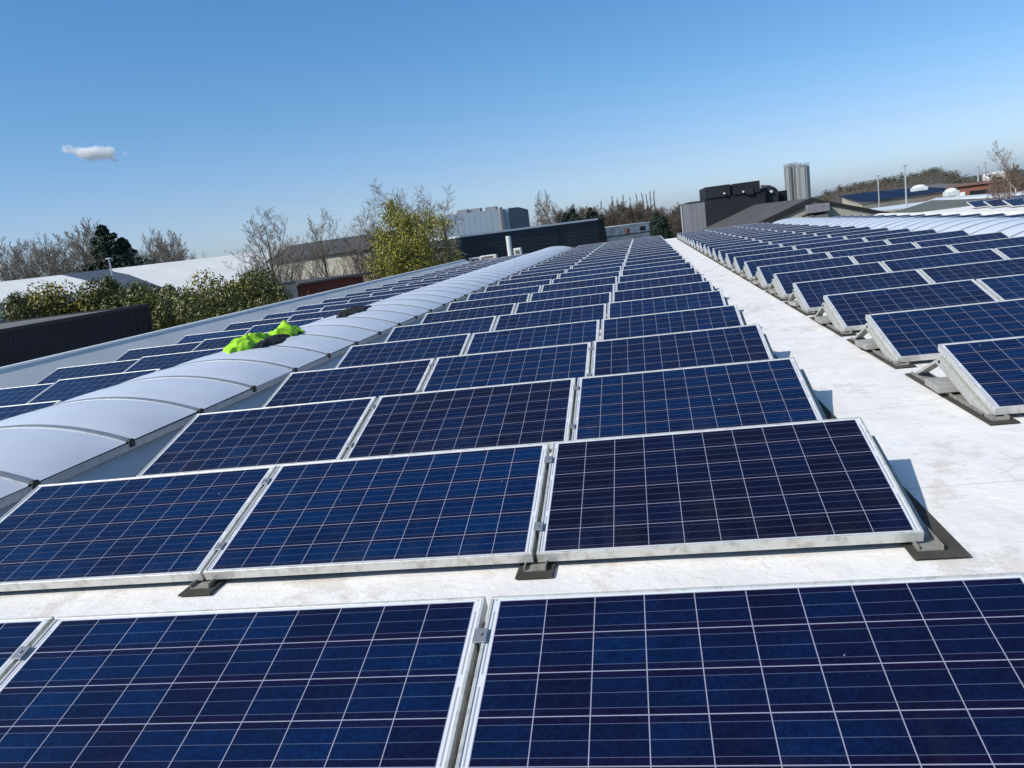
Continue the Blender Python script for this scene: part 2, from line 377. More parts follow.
# mounting brackets: rubber mat, base rail, sloped rail, rear strut, clamps
def make_bracket(side):             # side: -1 the open end points to -x, +1 to +x, 0 between two panels
    root = empty('mounting_bracket')
    cx = 0.0
    z0 = RZ + 0.002
    m = MB(); m.box(-0.085, 0.085 + (.045 if side == 1 else 0), -0.10, 1.52, z0, z0 + 0.010, bev=0.002); m.build('rubber_mat', MT['mat'], root)
    m = MB(); m.box(-0.050, 0.050, -0.045, 1.47, z0 + 0.011, z0 + 0.016); m.box(-0.050, -0.045, -0.045, 1.47, z0 + 0.0165, z0 + 0.035); m.box(0.045, 0.050, -0.045, 1.47, z0 + 0.0165, z0 + 0.035)
    m.build('base_rail', MT['base'], root)
    T = Matrix.Translation((0, 0, H0)) @ Matrix.Rotation(TH, 4, 'X')
    m = MB(); zt_ = -0.030 if side == 1 else -0.016 if side == -1 else -0.002
    m.box(-0.040, 0.040, 0.06, 0.925, -FT - 0.050 + zt_, -FT + zt_, T=T, bev=0.003)
    m.box(-0.044, -0.041, 0.05, 0.925, -FT - 0.056 + zt_, -FT + zt_ - .002, T=T); m.box(0.041, 0.044, 0.05, 0.925, -FT - 0.056 + zt_, -FT + zt_ - .002, T=T)
    m.build('sloped_rail', MT['bracket'], root)
    a = T @ Vector((0, 0.90, -FT - 0.03)); b = Vector((0, 1.40, z0 + 0.03))
    d = (b - a); q = d.to_track_quat('Z', 'X').to_matrix().to_4x4(); TT = Matrix.Translation(a) @ q
    m = MB(); m.box(-0.006, 0.006, -0.047, 0.047, 0, d.length, T=TT); 
    # swapped profile so that the flat side faces along the row
    m2 = MB(); m2.box(-0.012, 0.012, -0.036, 0.036, 0, d.length, T=TT, bev=0.002); m2.build('rear_strut', MT['bracket'], root)
    for v in ((0.20, 0.80) if side == 0 else ()):
        m = MB(); m.box(-0.022, 0.022, v - 0.03, v + 0.03, 0.002, 0.007, T=T, bev=0.001); m.box(-0.006, 0.006, v - .02, v + .02, -0.05, 0.002, T=T)
        m.tube([T @ Vector((0, v, 0.007)), T @ Vector((0, v, 0.012))], 0.007, 6)
        m.build('clamp', MT['clamp'], root)
    for (yy, zz) in (((0.07, -FT - 0.03), (0.86, -FT - 0.03)) if side < 1 else ()):
        m = MB()
        for s in (-1, 1): m.tube([T @ Vector((s * 0.0445, yy, zz)), T @ Vector((s * 0.053, yy, zz))], 0.011, 8)
        m.build('bolt', MT['dark_rubber'], root)
    return root
BR = {k: (make_bracket(k), [False]) for k in (-1, 0, 1)}
def put_bracket(x, y, label, group, side=0):
    o = place(BR[side][0], BR[side][1], (x, y, 0)); tag(o, label, 'mounting bracket', group); return o
for i in range(NMID):
    y = (i - 1) * PITCH
    if y + 1.0 > RY1: break
    put_bracket(0.006, y, 'aluminium bracket and black mat under the walkway end of middle block row %d' % (i + 1), 'brackets at the walkway end of the middle block', 1)
    if i < 4:
        for k in range(1, 3):
            put_bracket(-k * PW - (k - 0.5) * GAP, y, 'bracket with black mat under the %s joint between panels, middle block row %d' % (['', 'right', 'left'][k], i + 1), 'brackets under the panel joints')
for i in range(24):
    y = RBY + i * PITCH
    if y + 1.0 > RY1: break
    put_bracket(RBX + 0.022, y, 'open triangular aluminium bracket at the walkway end of right block row %d' % (i + 1), 'brackets at the walkway end of the right block', -1)
    if i < 9:
        m = MB(); m.box(-0.10, 0.20, -0.15, 0.15, 0, 0.05, bev=0.004)
        t = m.build('ballast_tile', MT['concrete']); t.location = (RBX + 0.01 + jit(.02), y + 0.75 + jit(.08), RZ + 0.040); t.rotation_euler = (0, 0, jit(0.12))
        tag(t, 'grey concrete ballast tile on the base rail of right block row %d' % (i + 1), 'ballast tile', 'ballast tiles under the right block')

# ------------------------------------------------------------------ barrel vault rooflights
g = N('opal_polycarbonate'); v = g.pos()
g.l(g.ramp(g.noise(1.2, 6, v, 0.6), [(0.3, (0.60, 0.62, 0.67)), (0.7, (0.68, 0.70, 0.755))]), g.b.inputs['Base Color'])
g.set(Roughness=0.42); g.b.inputs['Coat Weight'].default_value = 0.3; g.b.inputs['Coat Roughness'].default_value = 0.25
MT['opal'] = g.m
MT['rail'] = mat_alu('grey_aluminium_profile', (0.33, 0.36, 0.40), (0.2, 0.2, 0.2), amt=0.4, metal=0.4, rough=0.4)
MT['ribm'] = mat_alu('dark_grey_rib', (0.28, 0.30, 0.34), (0.12, 0.12, 0.12), amt=0.4, metal=0.3, rough=0.5)
MT['curb'] = plain('galvanised_curb', (0.52, 0.56, 0.60), 0.55, 0.1, 0.12, 1.2)
WV, RISE, ZV = 2.2, 0.21, 0.30
R0 = (WV * WV / 4 + RISE * RISE) / (2 * RISE); AV = math.asin(WV / 2 / R0); BAY = 1.054
def arc(t, r=0.0):                  # t -1..1 across the vault -> (x, z) relative to the axis and ZV
    a = AV * t; return ((R0 + r) * math.sin(a), RISE - R0 + (R0 + r) * math.cos(a))
def make_vault(name, xc, y0, n, label, words):
    zd = 0.0 if words == 'left' else -0.10
    root = empty(name, (xc, y0, ZV + zd)); tag(root, label, 'rooflight', 'barrel vault rooflights')
    Ln = n * BAY
    m = MB(); h = ZV - RZ
    for s in (-1, 1):
        m.box(min(s * (WV / 2 - 0.04), s * (WV / 2 - 0.10)), max(s * (WV / 2 - 0.04), s * (WV / 2 - 0.10)), 0, Ln, -h - 0.02, -0.062)
        m.face([(s * (WV / 2 - 0.039), 0, -0.07), (s * (WV / 2 - 0.039), Ln, -0.07), (s * (WV / 2 + 0.16), Ln, -h + 0.004), (s * (WV / 2 + 0.16), 0, -h + 0.004)])
    m.box(-WV / 2 + .1, WV / 2 - .1, -0.0, 0.06, -h - 0.02, -0.06); m.box(-WV / 2 + .1, WV / 2 - .1, Ln - 0.06, Ln, -h - 0.02, -0.06)
    m.build('curb', MT['curb'], root)
    for s in (-1, 1):
        m = MB(); xa, xb = sorted((s * (WV / 2 - 0.06), s * (WV / 2 + 0.025)))
        m.box(xa, xb, -0.02, Ln + 0.02, -0.060, -0.005, bev=0.004)
        m.build('edge_rail', MT['rail'], root)
    for e in (0, Ln):                # end gables
        m = MB(); top = [arc(t) for t in lin(-1, 1, 25)]
        m.face([(x, e, z - 0.004) for x, z in top] if e == 0 else [(x, e, z - 0.004) for x, z in reversed(top)])
        m.build('end_gable', MT['opal'], root)
    rows = []
    for j in range(9):
        q = j / 8; bul = 0.028 * (1 - (2 * q - 1) ** 2) ** 0.7
        rows.append([(arc(t, bul * (1 - t ** 4))[0], 0.018 + q * (BAY - 0.036), arc(t, bul * (1 - t ** 4))[1] + 0.002) for t in lin(-1, 1, 33)])
    m = MB(); m.grid(rows); gp = m.build('glazing_panel', MT['opal'], root, True)
    m = MB()
    prof = [(-0.045, 0.004), (-0.040, 0.016), (-0.012, 0.022), (0.012, 0.022), (0.040, 0.016), (0.045, 0.004)]
    m.grid([[(arc(t, z)[0], dy, arc(t, z)[1]) for dy, z in prof] for t in lin(-1.0, 1.0, 33)]); rb = m.build('rib', MT['ribm'], root)
    kn = []
    for s in (-1, 1):
        m = MB(); m.box(min(s * (WV / 2 - .01), s * (WV / 2 + .04)), max(s * (WV / 2 - .01), s * (WV / 2 + .04)), -0.032, 0.032, -0.040, 0.026, bev=0.010)
        kn.append(m.build('rib_end_cap', MT['dark_rubber'], root))
    for i in range(1, n + 1):
        for o in (gp, rb, kn[0], kn[1]):
            if i == n and o is gp: continue
            c = o.copy(); col.objects.link(c); c.parent = root; c.location = (jit(.002) if o is gp else 0, i * BAY, 0)
            if o is gp: c.rotation_euler = (jit(.003), jit(.003), 0)
    return root
YV = 1.24 - 4 * BAY
make_vault('vault_rooflight', -5.3 - WV / 2, YV, 46, 'long white barrel vault rooflight with dark ribs, left of the middle panels', 'left')
make_vault('vault_rooflight', 6.30 + WV / 2, 5.0, 39, 'white barrel vault rooflight behind the right block of panels', 'right')

# parapets
MT['cap'] = plain('white_parapet_cap', (0.75, 0.75, 0.74), 0.4, 0.1, 0.06, 2)
MT['upstand'] = plain('grey_upstand_membrane', (0.62, 0.62, 0.60), 0.6, 0, 0.1, 0.8)
def parapet(label, pts, zt, inw):   # polyline of the foot, inw: horizontal shift of the top away from the roof
    root = empty('parapet', (pts[0][0], pts[0][1], 0)); o = Vector((pts[0][0], pts[0][1], 0)); tag(root, label, 'parapet')
    m = MB(); iw = Vector(inw)
    m.grid([[Vector(p) - o for p in [(x, y, -0.05) for x, y in pts]], [Vector((x, y, zt)) + iw - o for x, y in pts]])
    m.grid([[Vector((x, y, zt)) + iw * 1.2 - o for x, y in pts], [Vector((x, y, GZ)) + iw * 1.2 - o for x, y in pts]])
    m.build('upstand', MT['upstand'], root)
    m = MB()
    a = [Vector((x, y, zt)) + iw * 1.0 - o for x, y in pts]; b = [Vector((x, y, zt)) + iw * 1.25 - o for x, y in pts]
    up = Vector((0, 0, 0.035)); m.grid([[p - up * 0.9 for p in a], [p + up for p in a], [p + up for p in b], [p - up * 1.5 for p in b]])
    m.build('cap', MT['cap'], root); return root
parapet('grey sloped roof edge with white metal cap along the left side of the roof', [(-11.75, RY0), (-11.85, RY1 * .5), (-11.75, RY1 + .1)], 0.37, (-0.60, 0, 0))
parapet('low white capped roof edge at the far end of the roof', [(-11.75, RY1 - .1), (8.3, RY1 - .1)], 0.06, (0, 0.12, 0))

# ------------------------------------------------------------------ clothes left on the rooflight
g = N('high_visibility_fabric'); f = g.noise(14, 4, g.pos()); g.l(g.ramp(f, [(0.3, (0.24, 0.58, 0.012)), (0.7, (0.44, 0.76, 0.03))]), g.b.inputs['Base Color']); g.set(Roughness=0.75); MT['neon'] = g.m
MT['cloth'] = plain('black_fabric', (0.005, 0.006, 0.009), 0.85, 0, 0.4, 10)
MT['silver'] = plain('reflective_tape', (0.62, 0.64, 0.62), 0.35, 0.2, 0.1, 10)
def vault_z(x, dx=0.0):
    t = (x + 5.3 + WV / 2) / (WV / 2); t = max(-1, min(1, t)); return ZV + arc(t)[1] + 0.025
def cloth(cx, cy, lx, ly, hgt, seed, rot, name, mat, parent, org, irr=0.45, freq=4.0):
    n = 44; rows = []
    for i in range(n):
        r = []
        for j in range(n):
            a = (i / (n - 1)) * 2 - 1; b = (j / (n - 1)) * 2 - 1
            # square -> blob
            rr = max(abs(a), abs(b)); ang = math.atan2(b, a)
            ed = 1 + irr * noise.noise(Vector((math.cos(ang) * 1.6, math.sin(ang) * 1.6, seed))) + irr * .5 * noise.noise(Vector((math.cos(ang) * 4, math.sin(ang) * 4, seed + 3)))
            l_ = math.hypot(a, b) or 1; a2, b2 = a / l_ * rr * ed, b / l_ * rr * ed
            x = a2 * lx / 2; y = b2 * ly / 2
            X = cx + x * math.cos(rot) - y * math.sin(rot); Y = cy + x * math.sin(rot) + y * math.cos(rot)
            p = Vector((x * freq, y * freq, seed))
            h = 0.95 - abs(noise.noise(p * 0.7)) * 1.1 + 0.15 * noise.noise(p * 1.7) - 0.45 * abs(noise.noise(p * 1.6)) - 0.12 * abs(noise.noise(p * 4))
            body = (1 - rr ** 2.2) ** 0.8 if rr < 1 else 0
            z = vault_z(X) + max(0.0, body) * hgt * max(0.15, h) + 0.012 * (rr < .999)
            X += 0.03 * noise.noise(p * 1.7 + Vector((9, 0, 0))); Y += 0.03 * noise.noise(p * 1.7 + Vector((0, 9, 0)))
            r.append(Vector((X, Y, z)) - org)
        rows.append(r)
    m = MB(); m.grid(rows); return m.build(name, mat, parent, True)
jc = Vector((-6.4, 6.9, 0.5)); jk = empty('work_jacket', jc); tag(jk, 'crumpled neon green safety jacket with black trim lying on the left rooflight', 'jacket')
cloth(-6.45, 6.60, 0.50, 1.30, 0.17, 1.3, 0.10, 'shell', MT['neon'], jk, jc)
cloth(-6.22, 6.85, 0.34, 1.15, 0.075, 5.1, 0.12, 'black_trim', MT['cloth'], jk, jc)
jc = Vector((-6.4, 7.75, 0.5)); jk = empty('safety_vest', jc); tag(jk, 'neon green safety vest bundled up behind the jacket on the rooflight', 'vest')
cloth(-6.42, 7.62, 0.50, 0.85, 0.22, 11.7, -0.1, 'fabric', MT['neon'], jk, jc, 0.3, 4.5)
cloth(-6.27, 7.65, 0.26, 0.50, 0.07, 15.7, 0.25, 'dark_lining', MT['cloth'], jk, jc)
jc = Vector((-6.4, 10.6, 0.5)); o = cloth(-6.45, 10.7, 0.45, 1.6, 0.10, 21.0, 0.1, 'dark_coat', MT['cloth'], None, Vector((0, 0, 0)))
tag(o, 'dark navy coat dropped on the left rooflight beyond the green jacket', 'coat')

# ------------------------------------------------------------------ buildings around
def bld(name, label, cat='building', loc=(0, 0, 0)):
    o = empty(name, loc); tag(o, label, cat); return o
def rel(pts, o): return [Vector(p) - o.location for p in pts]
def hdir(a, b):
    d = Vector((b[0] - a[0], b[1] - a[1], 0)); return d.normalized()
MT['white_sheet'] = plain('white_sheet_roof', (0.72, 0.71, 0.68), 0.7, 0, 0.06, 0.4)
MT['navy_clad'] = mat_corrugated('dark_navy_cladding', (0.0075, 0.0085, 0.0170), 1, 0.34, 0.6, 0, 0.2, 0.10)
MT['black_clad'] = mat_corrugated('black_cladding', (0.018, 0.021, 0.025), 0, 0.30, 0.6, 0, 0.25, .010)
MT['anthracite'] = mat_corrugated('anthracite_cladding', (0.040, 0.045, 0.055), 2, 0.30, 0.6, 0, 0.15, .012)
MT['felt'] = plain('grey_roofing_felt', (0.13, 0.125, 0.115), 0.9, 0, 0.35, 0.7, 0.3)
MT['brown_roof'] = plain('dark_bitumen_roof', (0.072, 0.066, 0.063), 0.85, 0, 0.35, 0.6, 0.3)
MT['blue_grey'] = mat_corrugated('blue_grey_sheet', (0.085, 0.105, 0.135), 0, 0.8, 0.6, 0, 0.1, .01)
MT['light_grey'] = mat_corrugated('light_grey_cladding', (0.44, 0.50, 0.55), 0, 1.1, 0.6, 0, 0.05, .006)
MT['mid_grey'] = mat_corrugated('grey_steel_cladding', (0.20, 0.20, 0.215), 0, 0.5, 0.6, 0, 0.1, .015)
MT['beige'] = plain('beige_render', (0.52, 0.46, 0.34), 0.85, 0, 0.12, 0.3)
MT['beige2'] = plain('weathered_concrete', (0.34, 0.315, 0.26), 0.9, 0, 0.2, 0.5)
MT['white_paint'] = plain('white_paint', (0.72, 0.72, 0.70), 0.6, 0, 0.08, 0.8)
MT['dark_glass'] = plain('dark_window_glass', (0.02, 0.025, 0.03), 0.08, 0, 0.2, 0.6)
MT['steel'] = mat_alu('silo_steel', (0.29, 0.29, 0.285), (0.30, 0.29, 0.27), amt=0.35, metal=0.55, rough=0.42)
MT['galv'] = mat_alu('galvanised_pole', (0.48, 0.49, 0.49), amt=0.3, metal=0.4)
MT['olive'] = plain('olive_bitumen', (0.115, 0.12, 0.10), 0.9, 0, 0.25, 0.5)  # olive grey bitumen tone with random variation
MT['tar'] = plain('black_verge', (0.010, 0.010, 0.011), 0.7, 0, 0.2, 1)
MT['red_wood'] = mat_corrugated('dark_red_boards', (0.085, 0.022, 0.020), 0, 0.6, 0.7, 0, 0.25)
def brick(name, c, mort=(0.30, 0.27, 0.23)):
    g = N(name); v = g.pos(); sp = g.n('ShaderNodeSeparateXYZ'); g.l(v, sp.inputs[0])
    cb = g.n('ShaderNodeCombineXYZ'); g.l(g.math('ADD', sp.outputs[0], sp.outputs[1]), cb.inputs[0]); g.l(sp.outputs[2], cb.inputs[1])
    b = g.n('ShaderNodeTexBrick'); g.l(cb.outputs[0], b.inputs['Vector']); b.inputs['Scale'].default_value = 2.2
    b.inputs['Color1'].default_value = (*c, 1); b.inputs['Color2'].default_value = tuple(x * .7 for x in c) + (1,); b.inputs['Mortar'].default_value = (*mort, 1); b.inputs['Mortar Size'].default_value = 0.012
    g.l(g.mix(g.math('MULTIPLY', g.noise(0.5, 5, v), 0.5), b.outputs[0], tuple(x * 0.6 for x in c) + (1,)), g.b.inputs['Base Color']); return g.set(Roughness=0.9)
MT['brick'] = brick('red_brick', (0.27, 0.085, 0.050))
MT['brick2'] = brick('brown_brick', (0.20, 0.105, 0.075))

# dark corrugated building just beyond the left roof edge
c1 = at_z(148, 305, 0); X = -20.0
def on_x(u, v, X): d = ray(u, v); return CAM + d * ((X - CAM.x) / d.x)
pe = on_x(148, 305, X); zt = pe.z + .03
o = bld('dark_warehouse', 'dark navy corrugated warehouse with flat grey roof beyond the left roof edge', loc=(X, pe.y, GZ))
m = MB(); y1, y0 = pe.y, -14.0
m.box(X - 9, X, y0, y1, GZ, zt - 0.10); w = m.build('wall', MT['navy_clad'], o); w.location = -o.location
m = MB(); m.box(X - 8.9, X - 0.12, y0 + .1, y1 - 0.1, zt - 0.099, zt - 0.03); r = m.build('roof', MT['felt'], o); r.location = -o.location
m = MB(); m.box(X - 0.115, X + 0.05, y0, y1 + 0.05, zt - 0.10, zt + 0.02); m.box(X - 9, X - 0.12, y1 - 0.09, y1 + 0.05, zt - 0.10, zt + 0.02); e = m.build('roof_edge', MT['tar'], o); e.location = -o.location

def gable(name, label, A, B, half, drop, wall, roof, verge=None, side2=None):
    """ridge A-B, roof slopes to both sides by half and drop"""
    A, B = Vector(A), Vector(B); B.z = A.z
    o = bld(name, label, loc=(A.x, A.y, GZ)); d = hdir(A, B); n = Vector((d.y, -d.x, 0))
    E = [A + n * half - Vector((0, 0, drop)), B + n * half - Vector((0, 0, drop)), B - n * half - Vector((0, 0, drop)), A - n * half - Vector((0, 0, drop))]
    L0 = o.location; ov = d * 0.25
    m = MB()
    for P, Q, T in ((E[0], E[3], A), (E[2], E[1], B)):
        m.face([p - L0 for p in (Vector((P.x, P.y, GZ)), P, T, Q, Vector((Q.x, Q.y, GZ)))])
    for P, Q in ((E[0], E[1]), (E[2], E[3])): m.face([p - L0 for p in (Vector((P.x, P.y, GZ)), Vector((Q.x, Q.y, GZ)), Q, P)])
    m.build('wall', wall, o)
    m = MB(); t = Vector((0, 0, 0.12)); k = n * 0.3 - Vector((0, 0, 0.3 * drop / half))
    for P, Q, s in ((E[0], E[1], 1), (E[3], E[2], -1)):
        a, b, c, e_ = A - ov, B + ov, Q + ov + k * 1 if s == 1 else Q + ov + Vector((-n.x * .3, -n.y * .3, -.3 * drop / half)), P - ov + k if s == 1 else P - ov + Vector((-n.x * .3, -n.y * .3, -.3 * drop / half))
        q = [a, b, c, e_]; lo = [p + t * .02 - L0 for p in q]; hi = [p + t - L0 for p in q]
        m.face(hi if s == -1 else hi[::-1]); m.face(lo)
        for i in range(4): m.face([lo[i], lo[(i + 1) % 4], hi[(i + 1) % 4], hi[i]])
    m.build('roof', roof, o)
    if verge:
        m = MB()
        for P, Q, T, sg in ((E[0], E[3], A, -1), (E[1], E[2], B, 1)):
            for Z in (P, Q):
                m.tube([T + d * sg * 0.3 - L0 + t * .3, Z + d * sg * 0.3 - L0 + t * .3 + (Z - T).normalized() * 0.3], 0.22, 4)
        m.build('verge_board', verge, o)
    return o
gable('white_roofed_warehouse', 'long warehouse with a pale white sheet roof behind the hedge and bare trees', at(112, 270, 84), at(330, 247, 96), 11, 3.3, MT['light_grey'], MT['white_sheet'])
gable('grey_roofed_warehouse', 'small warehouse with shaded blue grey roof between the two white roofs on the left', at(60, 276, 82), at(111, 270.5, 84), 9.0, 2.6, MT['mid_grey'], MT['blue_grey'])  # the roof's shadow is put into its dark blue grey colour
gable('white_roofed_shed', 'white roofed shed at the left edge of the photo behind the hedge', at(-60, 290, 76), at(59, 275.5, 80), 7.5, 1.6, MT['white_paint'], MT['white_sheet'])

# low house row behind the bare trees
MT['slate'] = plain('dark_slate_roof', (0.050, 0.048, 0.050), 0.8, 0, .3, .8, .2)
A, B = at(292, 246.5, 73), at(392, 240, 66)
h = gable('slate_roofed_house', 'low house row with dark slate roof behind the bare trees', A, B, 3, 1.05, MT['beige2'], MT['slate'])
d = hdir(A, B); n = Vector((d.y, -d.x, 0)); L0 = h.location
m = MB(); fr = A + n * 3.06
def wallbox(m, org, d, n, x0, x1, z0, z1, t=0.12):
    P = [org + d * x + n * q + Vector((0, 0, z)) for z in (z0, z1) for q in (0, t) for x in (x0, x1)]
    i0 = len(m.v); m.v += [tuple(p) for p in P]
    for f in ((0, 2, 3, 1), (4, 5, 7, 6), (0, 1, 5, 4), (2, 6, 7, 3), (0, 4, 6, 2), (1, 3, 7, 5)): m.f.append(tuple(i0 + i for i in f)); m.mi.append(0)
fr = Vector((fr.x, fr.y, 0)) - L0; zz = A.z - 1.2
fr.z = 0
wallbox(m, fr, d, n, 0.8, 5.4, zz - 3.2, zz - 0.1); m.build('white_facade', MT['white_paint'], h)
for xx in (1.5, 3.4, 6.6, 8.8):
    m = MB(); wallbox(m, fr + n * 0.14, d, n, xx, xx + 1.2, zz - 1.9, zz - 0.6, 0.04); m.build('window', MT['dark_glass'], h)

# dark red shed with grey lean-to roof
S0, S1 = at(296, 284, 46), at(362, 272, 50)
o = bld('red_shed', 'dark red timber shed with flat grey roof below the slate roofed house', loc=(S0.x, S0.y, GZ)); L0 = o.location
d = hdir(S0, S1); n = Vector((d.y, -d.x, 0)); ln = (S1 - S0).length
m = MB(); P = Vector((0, 0, 0)); wallbox(m, P, d, n, 0, ln, 0, S0.z - GZ - 0.15, -5.0); m.build('wall', MT['red_wood'], o)
m = MB(); wallbox(m, P + n * 0.5, d, n, -0.3, ln + 0.3, S0.z - GZ - 0.10, S0.z - GZ + 0.03, -6.0); m.build('roof', MT['brown_roof'], o)
for k in range(3):
    m = MB(); wallbox(m, P + n * 0.02, d, n, 0.7 + k * 1.0, 1.4 + k * 1.0, S0.z - GZ - 2.4, S0.z - GZ - 0.7, 0.05); m.build('window', MT['dark_glass'], o)
S0, S1 = at(232, 291, 42), at(296, 283, 45)
o = bld('grey_lean_to', 'grey concrete lean-to with a flat roof left of the dark red shed', loc=(S0.x, S0.y, GZ))
d = hdir(S0, S1); n = Vector((d.y, -d.x, 0)); ln = (S1 - S0).length
m = MB(); wallbox(m, P, d, n, 0, ln, 0, S0.z - GZ - 0.15, -4.0); m.build('wall', MT['concrete'], o)
m = MB(); wallbox(m, P + n * .3, d, n, -0.2, ln - .3, S0.z - GZ - 0.14, S0.z - GZ + 0.03, -4.6); m.build('roof', MT['felt'], o)
# red brick building right of the willow
S0, S1 = at(415, 252, 68), at(461, 247, 69)
o = bld('brick_garage', 'red brick building with open dark doorway beside the black hall', loc=(S0.x, S0.y, GZ))
d = hdir(S0, S1); n = Vector((d.y, -d.x, 0)); ln = (S1 - S0).length; hh = S0.z - GZ
m = MB(); wallbox(m, P, d, n, 0, ln, 0, hh, -6.0); m.build('wall', MT['brick'], o)
m = MB(); wallbox(m, P + n * .1, d, n, -0.1, ln + .1, hh + 0.002, hh + 0.12, -6.2); m.build('roof', MT['white_paint'], o)
m = MB(); wallbox(m, P + n * .01, d, n, ln - 1.3, ln - 0.3, hh - 3.2, hh - 0.9, 0.05); m.build('doorway', MT['dark_glass'], o)
m = MB(); wallbox(m, P + n * .01, d, n, ln - 1.62, ln - 1.34, hh - 3.2, hh - 0.6, 0.10); m.build('door_post', MT['beige'], o)

# long black hall behind the end of the roof
S0, S1 = at(460, 236.5, 66), at(597, 219.5, 72)
o = bld('black_hall', 'long black flat roofed hall with white flue behind the far end of the roof', loc=(S0.x, S0.y, GZ))
d = hdir(S0, S1); n = Vector((d.y, -d.x, 0)); ln = Vector((S1.x - S0.x, S1.y - S0.y, 0)).length; hh = S0.z - GZ; h1 = S1.z - GZ
m = MB(); wallbox(m, P, d, n, 0, ln, 0, hh - 0.08, -9.0); m.build('wall', MT['anthracite'], o)
m = MB(); wallbox(m, P + n * .06, d, n, -0.06, ln + .06, hh - 0.079, hh + 0.07, -9.12); m.build('roof_edge', MT['cap'], o)
m = MB(); wallbox(m, P + n * 0.0 + d * (ln + 0.01), d, n, 0, 0.7, 0, hh - 0.05, -6); m.build('end_wall', MT['tar'], o)
m = MB(); wallbox(m, P + n * .003, d, n, ln * 0.685, ln * 0.685 + 0.12, 0, hh - 0.1, 0.03); m.build('cladding_joint', MT['tar'], o)
fl = at(508, 236, 63); fb = at(511, 256, 63)
m = MB(); m.tube([(0, 0, 0), (0, 0, fl.z - fb.z + 3)], 0.20, 12); q = m.build('flue_pipe', MT['white_paint']); q.location = (fl.x, fl.y, fb.z - 3)
tag(q, 'white vertical flue pipe in front of the black hall', 'flue pipe')
for (u, v, w_, h_, lb) in ((518, 252, 0.55, 0.6, 'white boxed air conditioner with dark grille beside the white flue pipe'), (489, 257, 1.2, 0.3, 'low white roof box left of the white flue pipe'), (476, 259.5, 1.0, 0.3, 'low white roof box farthest left below the black hall')):
    c = at(u, v, 60); q = empty('roof_unit', (c.x, c.y, c.z - h_ / 2)); tag(q, lb, 'roof unit', 'white units below the black hall')
    m = MB(); m.box(-w_ / 2, w_ / 2, -0.3, 0.3, 0, h_, bev=0.03); m.build('casing', MT['white_paint'], q)
    m = MB(); m.box(-w_ * .3, w_ * .3, -0.315, -0.302, h_ * .25, h_ * .75, bev=0.004); m.build('grille', MT['felt'], q)
    m = MB(); m.box(-w_ / 2 + .05, w_ / 2 - .05, -0.2, 0.2, -4, -0.002); m.build('stand', MT['galv'], q)

# big light grey warehouse far behind
S0, S1 = at(441, 215.5, 165), at(508, 208.5, 168); S2 = at(518.5, 207.5, 182)
o = bld('tall_grey_warehouse', 'tall pale grey warehouse with a darker right end behind the black hall', loc=(S0.x, S0.y, GZ)); L0 = o.location
back = Vector((-6, 40, 0))
m = MB(); m.prism(rel([S0, S1, S1 + back, S0 + back], o), 0); m.build('wall', MT['light_grey'], o)
m = MB(); m.prism(rel([S1 + Vector((.02, .4, .1)), S2 + Vector((0, 0, .1)), S2 + Vector((-3, 30, .1)), S1 + Vector((.02, 30, .1))], o), 0); m.build('end_wall', MT['blue_grey'], o)
m = MB(); a = S1 - L0; d = hdir(S0, S1); n = Vector((d.y, -d.x, 0))
wallbox(m, Vector((a.x, a.y, 0)), d, n, -2.0, -1.4, 4, a.z + 0.4, 1.0); m.build('duct', MT['mid_grey'], o)
for k, q in enumerate((0.22, 0.42, 0.66)):
    m = MB(); c = (S0 * (1 - q) + S1 * q) - L0; m.box(c.x - 1.2, c.x + 1.2, c.y + 6, c.y + 8, c.z, c.z + 0.9, bev=.1); m.build('roof_vent', MT['mid_grey'], o)

# white and grey weathered building in front of the tree line
S0, S1 = at(606, 228.5, 74), at(648.5, 219.8, 77)
o = bld('weathered_white_building', 'weathered white building with a dirty grey band between black hall and trees', loc=(S0.x, S0.y, GZ))
d = hdir(S0, S1); n = Vector((d.y, -d.x, 0)); ln = Vector((S1.x - S0.x, S1.y - S0.y, 0)).length; hh = S0.z - GZ
g = N('stained_white_wall'); v = g.pos()
g.l(g.ramp(g.noise(0.9, 8, g.scale(v, (1, 1, 2.2)), 0.7), [(0.34, (0.22, 0.20, 0.17)), (0.45, (0.52, 0.52, 0.49)), (0.6, (0.68, 0.69, 0.66))]), g.b.inputs['Base Color']); g.set(Roughness=0.9); MT['stained'] = g.m
m = MB(); wallbox(m, P, d, n, 0, ln, 0, hh, -6.0); m.build('wall', MT['stained'], o)
m = MB(); wallbox(m, P + n * .06, d, n, -.1, ln + .1, hh - 0.86, hh - 0.76, -0.2); m.build('ledge', MT['brown_roof'], o)
m = MB(); wallbox(m, P + n * .03, d, n, ln * .78, ln * .9, hh - 0.62, hh - 0.25, 0.05); m.build('window', MT['dark_glass'], o)
m = MB(); wallbox(m, P + n * .03, d, n, ln * .43, ln * .5, hh - 0.72, hh - 0.25, 0.2); m.build('chimney', MT['brick'], o)
m = MB(); wallbox(m, P + n * .1, d, n, -.1, ln + .1, hh + .002, hh + 0.1, -6.2); m.build('roof', MT['white_paint'], o)

